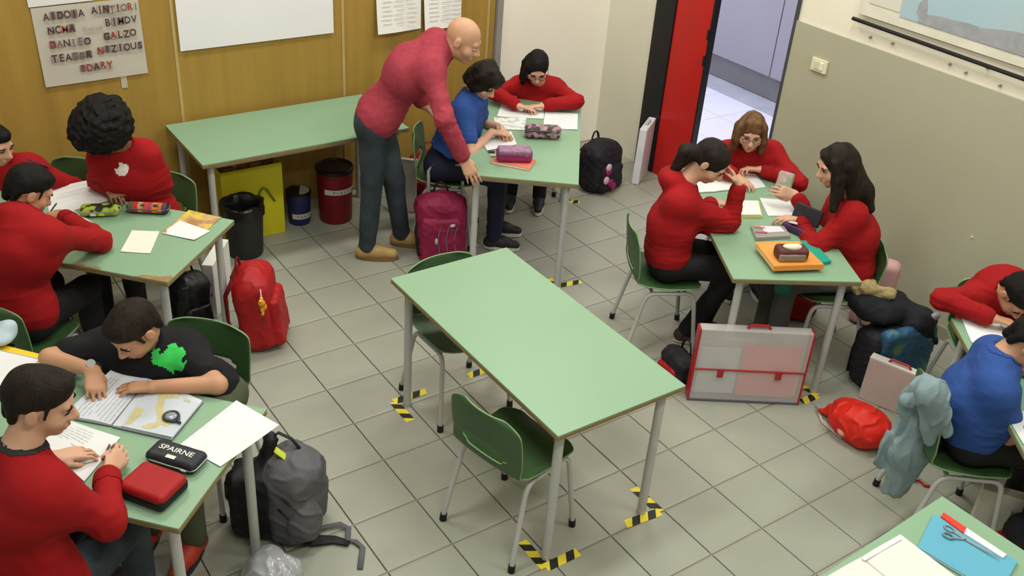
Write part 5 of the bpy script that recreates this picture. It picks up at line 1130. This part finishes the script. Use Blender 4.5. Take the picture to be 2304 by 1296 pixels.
for k, (a_, b_, col) in enumerate(((-.14, .50, (120, 84, 50)), (-.06, .53, (150, 104, 50)), (.02, .51, (176, 90, 40)), (.10, .515, (110, 70, 44)), (-.10, .53, (190, 180, 160)))):
    Rr = rotz(.1*k) @ np.array([[1, 0, 0], [0, _c(.2), -_s(.2)], [0, _s(.2), _c(.2)]])
    tag(obj('cardboard_roll', MB().box((a_, b_, .275), (.07, .014, .46), Rr), mat('card_%d' % k, col, .8, .15, 10), bevel=.002), ['brown card sheet at the left in the yellow bag', 'ochre card sheet second from left in the yellow bag', 'orange card sheet in the middle of the yellow bag', 'dark brown card sheet at the right in the yellow bag', 'pale card sheet at the back left of the yellow bag'][k], 'card')
# buckets
def bucket(label, c, r, h, mb_, lidm, bandz, lab, half_lid=None):
    t = thing('bucket', label, 'bucket', (c[0], c[1], 0)); c3 = (c[0], c[1], 0)
    obj('pail', MB().lathe([(0, .002), (r*.88, .0), (r*.90, .006), (r, h*.92), (r*1.03, h*.93), (r*1.03, h*.96), (r, h*.97)], 32, c3), mb_, t, smooth='auto')
    obj('lid', MB().lathe([(r*1.05, h*.94), (r*1.06, h*1.0), (r*.96, h*1.02), (r*.9, h*.985), (0, h*.985)], 32, c3), lidm, t, smooth='auto')
    mb = MB(); rr = r*(.90+.10*bandz/(h*.92))+.0035; P = []
    for a in np.linspace(-2.6, -.5, 17): P.append([np.array([c[0]+rr*_c(a), c[1]+rr*_s(a), z]) for z in (bandz-.018, bandz+.018)])
    mb.grid(P); obj('label_band', mb, mat('label_white', (196, 194, 186), .6), t, smooth=True)
    for k, ch_ in enumerate(lab):
        a = -2.05+k*.19*(.075/r)*1.6; me = text_mesh(ch_, .026); o = link('letters', me, M_inkd, t); n_ = Vector((_c(a), _s(a), 0)); tx = Vector((-_s(a), _c(a), 0)); pos = Vector((c[0], c[1], bandz-.009))+n_*(rr+.0015)
        Mx = Matrix(((tx.x, 0, n_.x, pos.x), (tx.y, 0, n_.y, pos.y), (0, 1, 0, pos.z), (0, 0, 0, 1))); o.matrix_basis = wpos(t).inverted() @ Mx
    if half_lid:
        q = [np.array([c[0]+r*.9*_c(a), c[1]+r*.9*_s(a), h*.99]) for a in np.linspace(-1.9, 1.0, 14)]; mb = MB(); mb.prism(q, [p+np.array([0, 0, .006]) for p in q]); obj('lid_sticker', mb, half_lid, t)
    return t
bucket('small navy blue bucket with white label under the wall desk', (.325, .53), .078, .225, mat('navy_plastic', (34, 40, 84), .4), mat('black_lid', (20, 20, 24), .4), .068, 'CARTA', mat('white_lid_sticker', (206, 202, 190), .5))
bucket('larger dark red bucket with black lid under the wall desk', (.555, .47), .118, .375, mat('dark_red_plastic', (112, 14, 20), .4), mat('black_lid', (20, 20, 24), .4), .235, 'PLASTICA')
wf = thing('white_portfolio', 'whitish portfolio case standing behind the bald man', 'case', (.95, .28, 0)); q = [np.array(v_) for v_ in ((.94, .40, .001), (1.06, .29, .001), (1.08, .315, .001), (.96, .425, .001))]
obj('shell', MB().slab(q, .37), mat('milky_plastic', (200, 196, 190), .4), wf, bevel=.006); obj('clasp_bar', MB().slab([p+np.array([0, 0, .371]) for p in q], .012), mat('milky_rim', (176, 172, 168), .4), wf)
backpack('dark red backpack on the floor behind the boy in blue', (1.24, .42), (-.4, -.8), .28, .18, .36, M_dredn, M_dredn, (.0, .05), 9)
# trolley bag
M_mag = mat('magenta_bag', (132, 20, 62), .6, .15, 10, .1, 120); M_blk2 = mat('black_bag_fabric', (28, 26, 32), .7, .15, 10, .1, 120)
t, L, Rm = backpack('magenta trolley bag with raised grey handle beside the man', (.895, -.325), (-.50, -.86), .31, .18, .44, M_mag, M_mag, (.02, .10), 5, name='trolley_bag', pocket=.66, strapm=M_blk2)
hb = [L(-.135, -.10, .12), L(-.135, -.10, .54), L(-.115, -.10, .575), L(.05, -.10, .575), L(.075, -.10, .54), L(.075, -.10, .12)]
obj('trolley_handle', MB().tube(hb, .011, 10), mat('pale_grey_tube', (168, 168, 164), .4, metal=.2), t, smooth='auto')
for sx in (-.11, .11):
    obj('wheel', MB().tube([L(sx-.012, -.085, .03), L(sx+.012, -.085, .03)], .03, 14), M_rub, t, smooth='auto')
for k in range(3): obj('piping', MB().tube([L(-.10+.05*k+.02*_s(3*z), .125+.004*k, .06+.20*z) for z in np.linspace(0, 1, 6)], .0035, 6), mat('lilac_piping', (120, 96, 140), .5), t)
obj('side_panel', MB().tube([L(.135, .06, .05), L(.15, .05, .2), L(.12, .04, .36)], .022, 8, flat=.5), M_blk2, t, smooth=True)
obj('emblem', MB().ball(L(.03, .135, .17), (.010, .010, .022)), mat('pale_print', (196, 176, 180), .6), t, smooth=True); obj('emblem', MB().ball(L(-.07, .128, .27), (.020, .012, .010)), mat('pale_print', (196, 176, 180), .6), t, smooth=True)
# dark backpack right of the man's desk
t, L, Rm = backpack('black backpack with magenta flowers behind the man\'s desk', (2.46, .06), (.3, -.9), .34, .20, .36, M_blk2, M_blk2, (.05, .10), 7)
for k, (a_, c_, m) in enumerate(((.10, .17, mat('magenta_petals', (150, 30, 90), .6)), (.06, .08, mat('magenta_petals', (150, 30, 90), .6)), (.12, .11, mat('pink_flower', (214, 170, 180), .6)), (.10, .20, mat('pink_flower', (214, 170, 180), .6)), (.02, .045, mat('magenta_petals', (150, 30, 90), .6)))):
    p = L(a_, .135, c_); obj('flower_print', MB().ball(p, (.034, .014, .030), Rm), m, t, smooth=True)
# white case by the red door
wcs = thing('white_portfolio', 'white portfolio case leaning by the red door', 'case', (2.78, 0, 0)); a_, b_ = np.array([2.735, -.03, 0]), np.array([2.965, .13, 0]); u = nrm(b_-a_); w_ = np.array([-u[1], u[0], 0])
obj('shell', MB().prism([a_-w_*.028, b_-w_*.028, b_+w_*.028, a_+w_*.028], [v_+np.array([.02, .01, .43]) for v_ in (a_-w_*.028, b_-w_*.028, b_+w_*.028, a_+w_*.028)]), mat('white_plastic', (222, 222, 226), .3), wcs, bevel=.008)
obj('handle', MB().box((a_+b_)/2+np.array([.02, .01, .438]), (.10, .022, .016), np.stack([u, w_, [0, 0, 1.0]], 1)), mat('greenish_handle', (176, 190, 178), .4), wcs, bevel=.004)
# clear case with red trim
cc_ = thing('clear_case', 'clear portfolio case with red trim and two red clasps before the girls\' desk', 'case', (1.5, -2.35, 0))
a_, b_ = np.array([1.262, -2.188, 0]), np.array([1.742, -2.505, 0]); u = nrm(b_-a_); w_ = np.array([-u[1], u[0], 0]); w_ = w_ if w_ @ FWH > 0 else -w_
HC = .418; tl = np.array([.05, .055, 0])*.25     # it leans back
def cp(s, z, d=0.0): return a_+(b_-a_)*s+w_*d+tl*z/HC+np.array([0, 0, z+.004])
M_clr = mat('frosted_clear_plastic', (236, 232, 230), .28, .03, 4, alpha=.30); M_rtrim = mat('red_plastic_trim', (168, 40, 44), .35)
def panel(s0, s1, z0, z1, d0, d1): b = MB(); b.prism([cp(s0, z0, d0), cp(s1, z0, d0), cp(s1, z0, d1), cp(s0, z0, d1)], [cp(s0, z1, d0), cp(s1, z1, d0), cp(s1, z1, d1), cp(s0, z1, d1)]); return b
obj('front_panel', panel(.01, .99, .0, .19, -.002, .002), M_clr, cc_); obj('flap', panel(.01, .99, .195, HC, -.004, .000), M_clr, cc_); obj('back_panel', panel(.01, .99, .0, HC, .052, .056), M_clr, cc_); obj('top_panel', panel(.01, .99, HC, HC+.004, -.003, .056), M_clr, cc_)
for s in (0.0, 1.0): obj('side_trim', panel(s-.009, s+.009, .0, HC, -.004, .058), M_rtrim, cc_)
obj('flap_trim', MB().tube([cp(0, .193, -.006), cp(1, .193, -.006)], .005, 8), M_rtrim, cc_); obj('bottom_rail', panel(.0, 1.0, .0, .010, -.004, .058), M_inkd, cc_)
for s in (.24, .76): obj('clasp', panel(s-.028, s+.028, .150, .200, -.014, -.006), M_rtrim, cc_, bevel=.003)
obj('handle', MB().tube([cp(.42, HC+.004, .028), cp(.44, HC+.022, .028), cp(.60, HC+.022, .028), cp(.62, HC+.004, .028)], .008, 8), M_rtrim, cc_)
for k, (s0, s1, z0, z1, col, lab) in enumerate(((.42, .94, .03, .33, (222, 84, 90), 'rose folder inside the clear case'), (.05, .40, .03, .30, (196, 202, 208), 'grey folder inside the clear case'), (.55, .8, .012, .10, (226, 224, 216), 'white papers low inside the clear case'))):
    tag(obj('folder', panel(s0, s1, z0, z1, .015+.012*k, .020+.012*k), mat('inside_%d' % k, col, .6)), lab, 'folder')
t, L, Rm = backpack('small black and red bag lying behind the clear case', (1.33, -2.02), (-.8, .2), .20, .12, .17, M_blk2, M_redn, (.1, .1), 11)
# blue backpack, black jacket, beige hat
M_teal = blotch_mat('blue_teal_print', [(0, (24, 40, 62)), (.45, (38, 84, 116)), (.55, (52, 104, 132)), (.66, (112, 150, 90)), (.72, (40, 90, 120))], 7, .6, 3)
t, L, Rm = backpack('blue patterned backpack with dark sides under a black jacket', (2.345, -2.585), (-.20, -.98), .44, .18, .36, M_blk2, M_teal, (.04, .05), 13, pocket=.98)
jb = np.array([2.345, -2.505, .385])
jkb = tag(solid('jacket', [('u', 0, ell(jb+[-.02, .02, .03], (.17, .12, .065))), ('u', .06, ell(jb+[-.13, .09, .06], (.10, .09, .06))), ('u', .06, ell(jb+[.10, -.10, -.02], (.12, .10, .07))), ('u', .05, cap(jb+[.06, -.12, .0], jb+[.14, -.2, -.10], .05, .03))], .008, mat('black_jacket', (24, 24, 32), .8, .2, 8), None, post=lambda P, d: d+.010*noise_fn(30, 5, 7)(P)-.006*(np.maximum(0, 1-2.4*np.abs(noise_fn(60, 8, 5)(P)))-.2))[0], 'black jacket heaped on the blue backpack', 'jacket')
tag(solid('fur_trim', [('u', 0, cap(jb+[-.15, .12, .125], jb+[-.04, .02, .115], .042, .040)), ('u', .03, ell(jb+[-.12, .10, .15], (.045, .045, .03)))], .005, mat('beige_fur', (176, 156, 110), .95, .25, 50, .6, 200), None, post=lambda P, d: d+.008*noise_fn(110, 6, 7)(P))[0], 'beige fuzzy collar on top of the black jacket', 'collar')
obj('reflective_patch', MB().ball(jb+[.14, -.17, .03], (.035, .02, .022)), mat('grey_patch', (150, 150, 154), .5), jkb, smooth=True)['label'] = 'grey oval reflective patch'
# pink bag and red bag by the wall
tag(solid('pink_bag', [('u', 0, rbox((2.72, -2.16, .22), (.055, .10, .218), rotz(.4), .04))], .008, mat('pale_pink_nylon', (206, 160, 160), .6, .06, 6), None, post=lambda P, d: d+.004*noise_fn(25, 3, 6)(P))[0], 'tall pale pink bag against the greige wall', 'bag')
backpack('dark red bag on the floor under the girls\' desk', (2.42, -1.86), (-.8, -.5), .26, .16, .30, M_dredn, M_redn, (0, 0), 15)
tag(solid('teal_pouch', [('u', 0, rbox(at(1765, 640, .55), (.05, .045, .05), rotz(.6), .03))], .006, mat('teal_nylon', (24, 112, 96), .5, .1, 12), None)[0], 'teal pouch in the lap below the girls\' desk', 'pouch')
# red drawstring sack
c = at(1925, 965, .0)
rs = thing('drawstring_bag', 'bright red drawstring sack lying on the tiles', 'bag', (c[0], c[1], 0))
pa, pb, pm = at(1848, 925, .02), at(1968, 975, .07), at(1925, 940, .09); nz = noise_fn(34, 4, 7)
solid('sack', [('u', 0, ell(at(1955, 965, .08), (.115, .105, .085))), ('u', .09, ell(at(1915, 940, .085), (.11, .10, .078))), ('u', .06, cap(at(1900, 930, .06), pa, .055, .016)), ('i', 0, half((0, 0, .003), DN))], .006, mat('scarlet_nylon', (206, 34, 18), .5, .07, 8, .05, 80), rs, post=lambda P, d: d+.007*nz(P)-.010*(np.maximum(0, 1-2.4*np.abs(noise_fn(52, 9, 5)(P)))-.2))
for k in range(2): obj('cord', MB().tube([pa+[0, .01*k, .0], at(1836, 912+8*k, .012), at(1850, 945+5*k, .008), at(1890, 980+3*k, .006), at(1930, 1006, .006)], .004, 6), mat('white_cord', (206, 196, 186), .7), rs, smooth=True)
flz = at(1900, 968, .055)
obj('print', MB().ball(flz, (.05, .035, .02), frame(D(.7, .6, -.2), (0, 0, 1))), mat('pale_red_print', (222, 150, 140), .6), rs, smooth=True)
# milky case
mk = thing('milky_case', 'milky pinkish portfolio case standing by the blue backpack', 'case', (2.1, -2.75, 0)); a_, b_ = np.array([2.080, -2.622, 0]), np.array([2.175, -2.90, 0]); u = nrm(b_-a_); w_ = np.array([-u[1], u[0], 0]); w_ = w_ if w_[0] > 0 else -w_
hz_ = np.array([.0, .0, .255])
obj('shell', MB().prism([a_, b_, b_+w_*.055, a_+w_*.055], [v_+hz_ for v_ in (a_, b_, b_+w_*.055, a_+w_*.055)]), mat('milky_pink_plastic', (206, 184, 176), .3, .03), mk, bevel=.005)
obj('rim', MB().prism([a_+hz_, b_+hz_, b_+w_*.055+hz_, a_+w_*.055+hz_], [v_+hz_+np.array([0, 0, .006]) for v_ in (a_, b_, b_+w_*.055, a_+w_*.055)]), mat('milky_white_rim', (226, 220, 208), .35), mk)
m_ = (a_+b_)/2+w_*.028+hz_; obj('handle', MB().tube([m_-u*.055+[0, 0, .004], m_-u*.045+[0, 0, .022], m_+u*.045+[0, 0, .022], m_+u*.055+[0, 0, .004]], .007, 8), M_rtrim, mk)
# jacket over the chair back
M_jkt = mat('pale_blue_fleece', (126, 146, 150), .95, .10, 12, .2, 150); nz = noise_fn(30, 12, 7); nz2 = noise_fn(60, 17, 6)
CHX = np.array([1.615, -3.395]); fwd = nrm([.772, -.635, 0]); rgt = np.array([fwd[1], -fwd[0], 0]); bk = np.array([CHX[0], CHX[1], -.045])-fwd*.185
def bp3(a, q, z): return bk+rgt*a+fwd*q+np.array([0, 0, z])
jk = thing('jacket', 'pale blue fleece jacket hanging over the chair of the boy in blue', 'jacket', tuple(bp3(0, 0, 0)))
fold2 = lambda P, d: d+.006*nz(P)-.011*(np.maximum(0, 1-2.3*np.abs(nz2(P)))-.2)
def J(px, py, df=0.0): return V(px, py, bk[:2], df)
sq = (FWH, .55)
solid('body', [('u', 0, cap(J(2080, 872), J(2092, 930, .01), .056, .080, sq)), ('u', .05, cap(J(2052, 896), J(2112, 912), .052, .056, sq)), ('u', .04, cap(J(2118, 915), J(2136, 985), .044, .016, sq)), ('u', .05, cap(J(2100, 930), J(2098, 1000), .066, .034, sq)), ('u', .05, cap(J(2072, 930, -.02), J(2052, 1010, -.03), .072, .05, sq))], .006, M_jkt, jk, post=fold2)
solid('front_flap', [('u', 0, cap(J(2088, 872, .05), J(2096, 886, -.17), .040, .044)), ('u', .04, cap(J(2098, 890, -.18), J(2128, 970, -.17), .050, .026)), ('u', .04, cap(J(2098, 890, -.18), J(2092, 985, -.16), .05, .03))], .006, M_jkt, jk, post=fold2)
solid('hood', [('u', 0, cap(J(2040, 902, -.045), J(2078, 906, -.06), .024, .030)), ('u', .03, cap(J(2078, 906, -.06), J(2100, 950, -.05), .030, .016))], .006, M_jkt, jk, post=fold2)
solid('sleeve', [('u', 0, cap(J(2056, 940, -.01), J(2014, 1000, -.03), .056, .060, sq)), ('u', .03, cap(J(2014, 1000, -.03), J(1994, 1036, -.04), .060, .046, sq))], .006, M_jkt, jk, post=fold2)
solid('sleeve', [('u', 0, cap(J(2078, 950, -.05), J(2044, 1020, -.07), .060, .080, sq)), ('u', .03, cap(J(2044, 1020, -.07), J(2018, 1092, -.06), .080, .062, sq))], .006, M_jkt, jk, post=fold2)
tag(obj('cord', MB().tube([at(2052, 1068, .01), at(2060, 1082, .012), at(2068, 1080, .008), at(2080, 1092, .008), at(2098, 1096, .008)], .006, 6), mat('red_cord', (170, 40, 40), .6)), 'short red cord on the tiles beside the hanging jacket', 'cord')
# lower right: binder and bag on the floor
wbd = thing('white_binder', 'white ring binder standing on the floor behind the lower right desk', 'binder', (1.79, -3.6, 0)); q = [np.array(v_) for v_ in ((1.72, -3.52, .001), (1.86, -3.72, .001), (1.91, -3.69, .001), (1.77, -3.49, .001))]
obj('cover', MB().slab(q, .235), mat('binder_white', (206, 204, 190), .45), wbd, bevel=.004); obj('spine_label', MB().box((1.805, -3.632, .12), (.004, .06, .09), rotz(-.96)), mat('green_label', (60, 130, 100), .5), wbd)
backpack('red and black backpack at the lower right, mostly behind the desk', (1.70, -3.80), (-.6, .5), .28, .18, .24, M_blk2, M_redn, (0, 0), 17)
# grey backpack, lower left
M_gry = mat('grey_rucksack', (88, 88, 92), .65, .14, 9, .15, 120); M_gblk = mat('black_rucksack', (24, 24, 27), .6, .2, 10, .12, 120)
gb = thing('backpack', 'grey and black backpack gaping open on the floor beside the lower left desk', 'backpack', (-.86, -2.0, 0)); nz = noise_fn(26, 21, 7); nz2 = noise_fn(58, 22, 6)
fg = lambda P, d: d+.008*nz(P)-.009*(np.maximum(0, 1-2.3*np.abs(nz2(P)))-.2)
gc = np.array([-.86, -2.00, 0]); rr_ = nrm(_rt); tt = -FWH
def G3_(r, t_, u_): return gc+rr_*r+tt*t_+np.array([0, 0, u_])
solid('body', [('u', 0, rbox(G3_(.055, .0, .19), (.095, .13, .19), np.stack([rr_, tt, [0, 0, 1.0]], 1) @ rotz(.2), .07)), ('u', .06, ell(G3_(.05, .0, .34), (.10, .11, .075))), ('i', 0, half((0, 0, .003), DN))], .007, M_gry, gb, post=fg)
solid('front_pocket', [('u', 0, ell(G3_(.105, .085, .15), (.075, .07, .12), np.stack([rr_, tt, [0, 0, 1.0]], 1))), ('i', 0, half((0, 0, .003), DN))], .007, M_gry, gb, post=fg)
solid('back_panel', [('u', 0, rbox(G3_(-.105, .02, .17), (.10, .085, .165), np.stack([rr_, tt, [0, 0, 1.0]], 1), .04)), ('u', .05, cap(G3_(-.06, .0, .28), G3_(-.045, -.03, .46), .060, .022)), ('i', 0, half((0, 0, .003), DN))], .007, M_gblk, gb, post=fg)
obj('carry_handle', MB().tube([G3_(-.045, -.03, .45), G3_(-.01, -.03, .485), G3_(.04, -.03, .46), G3_(.075, -.02, .42)], .009, 8, flat=.5), M_gblk, gb, smooth=True)
obj('lining_tag', MB().tube([G3_(-.01, .03, .45), G3_(.04, .03, .405)], .018, 8, flat=.3), mat('lime_lining', (186, 200, 60), .6), gb)
for k in range(2): obj('zipper', MB().tube([G3_(-.01+.02*k, .10+.02*k, .30-.08*k), G3_(.06, .135, .26-.08*k), G3_(.14, .10, .22-.08*k)], .005, 6), M_black, gb, smooth=True)
obj('strap', MB().tube([at(600, 1180, .06), at(655, 1205, .03), at(705, 1216, .014), at(752, 1214, .012), at(786, 1222, .012)], [.030, .034, .032, .022, .016], 10, flat=.3), M_gblk, gb, smooth=True)
obj('strap', MB().tube([at(690, 1200, .012), at(735, 1184, .016), at(765, 1178, .018), at(784, 1188, .016), at(782, 1214, .014), at(800, 1218, .01), at(816, 1232, .008), at(810, 1280, .006)], .012, 8, flat=.3), M_gry, gb, smooth=True)
# clear plastic bag, bottom edge
pb_ = thing('plastic_bag', 'crumpled translucent plastic bag at the bottom edge of the picture', 'bag', tuple(at(610, 1290, 0)))
nz = noise_fn(40, 31, 7); nz2 = noise_fn(80, 32, 6)
bc_ = at(612, 1296, .075)
solid('film', [('u', 0, ell(bc_, (.105, .13, .088))), ('u', .05, ell(bc_+_rt*.05-FWH*.03+[0, 0, -.01], (.07, .07, .062))), ('i', 0, half((0, 0, .003), DN))], .006, mat('milky_film', (196, 198, 204), .22, .05, 10, trans=.45, spec=.6), pb_, post=lambda P, d: d+.008*nz(P)-.010*(np.maximum(0, 1-2.3*np.abs(nz2(P)))-.2))
obj('contents', MB().ball(bc_+_rt*.015+[0, 0, .055], (.045, .04, .030)), mat('cream_lump', (226, 214, 180), .7), pb_, smooth=True)
# hazard tape round the desk feet
M_ty, M_tb = mat('yellow_tape', (232, 212, 60), .5, .04), mat('black_tape', (34, 34, 32), .5)
def tape(label, corner, d1_, d2_, L1, L2, wd=.046):
    t = thing('floor_tape', label, 'tape', (corner[0], corner[1], 0), 0, 'hazard tape at the desk feet')
    for d_, L_, s0 in ((nrm([*d1_, 0]), L1, 0.0), (nrm([*d2_, 0]), L2, .0005)):
        n_ = np.array([-d_[1], d_[0], 0]); c0 = np.array([corner[0], corner[1], .0006+s0]); x = -.02; k = 0; b = MB()
        sk = .028
        def pt(s, v): return c0+d_*min(max(s+sk*v/wd, 0.0), L_)+n_*v
        while x < L_:
            e = x+.042
            q = [pt(x, -wd/2), pt(e, -wd/2), pt(e, wd/2), pt(x, wd/2)]; b.prism(q, [p+np.array([0, 0, .0005]) for p in q], k % 2); x = e; k += 1
        obj('strip', b, [M_ty, M_tb], t)
    return t
tape('yellow and black tape at the nearest foot of the middle desk', (-.045, -2.74), (0, 1), (1, 0), .17, .17)
tape('yellow and black tape at the right foot of the middle desk', (.585, -2.735), (0, 1), (-1, .1), .18, .19)
tape('yellow and black tape at the left foot of the middle desk', (-.058, -1.468), (0, -1), (1, 0), .17, .19)
tape('yellow and black tape beneath the far edge of the middle desk', (.56, -1.462), (-1, 0), (0, -1), .18, .17)
tape('yellow and black tape at the foot of the desk beside the man', (1.345, -.945), (1, -.15), (0, 1), .165, .10)
tape('faint yellow and black tape behind the desk beside the man', (2.12, -.05), (.9, -.3), (0, 1), .07, .05)
tape('yellow and black tape at the right foot of the girls\' desk', (1.90, -2.50), (-1, 0), (0, 1), .12, .10)
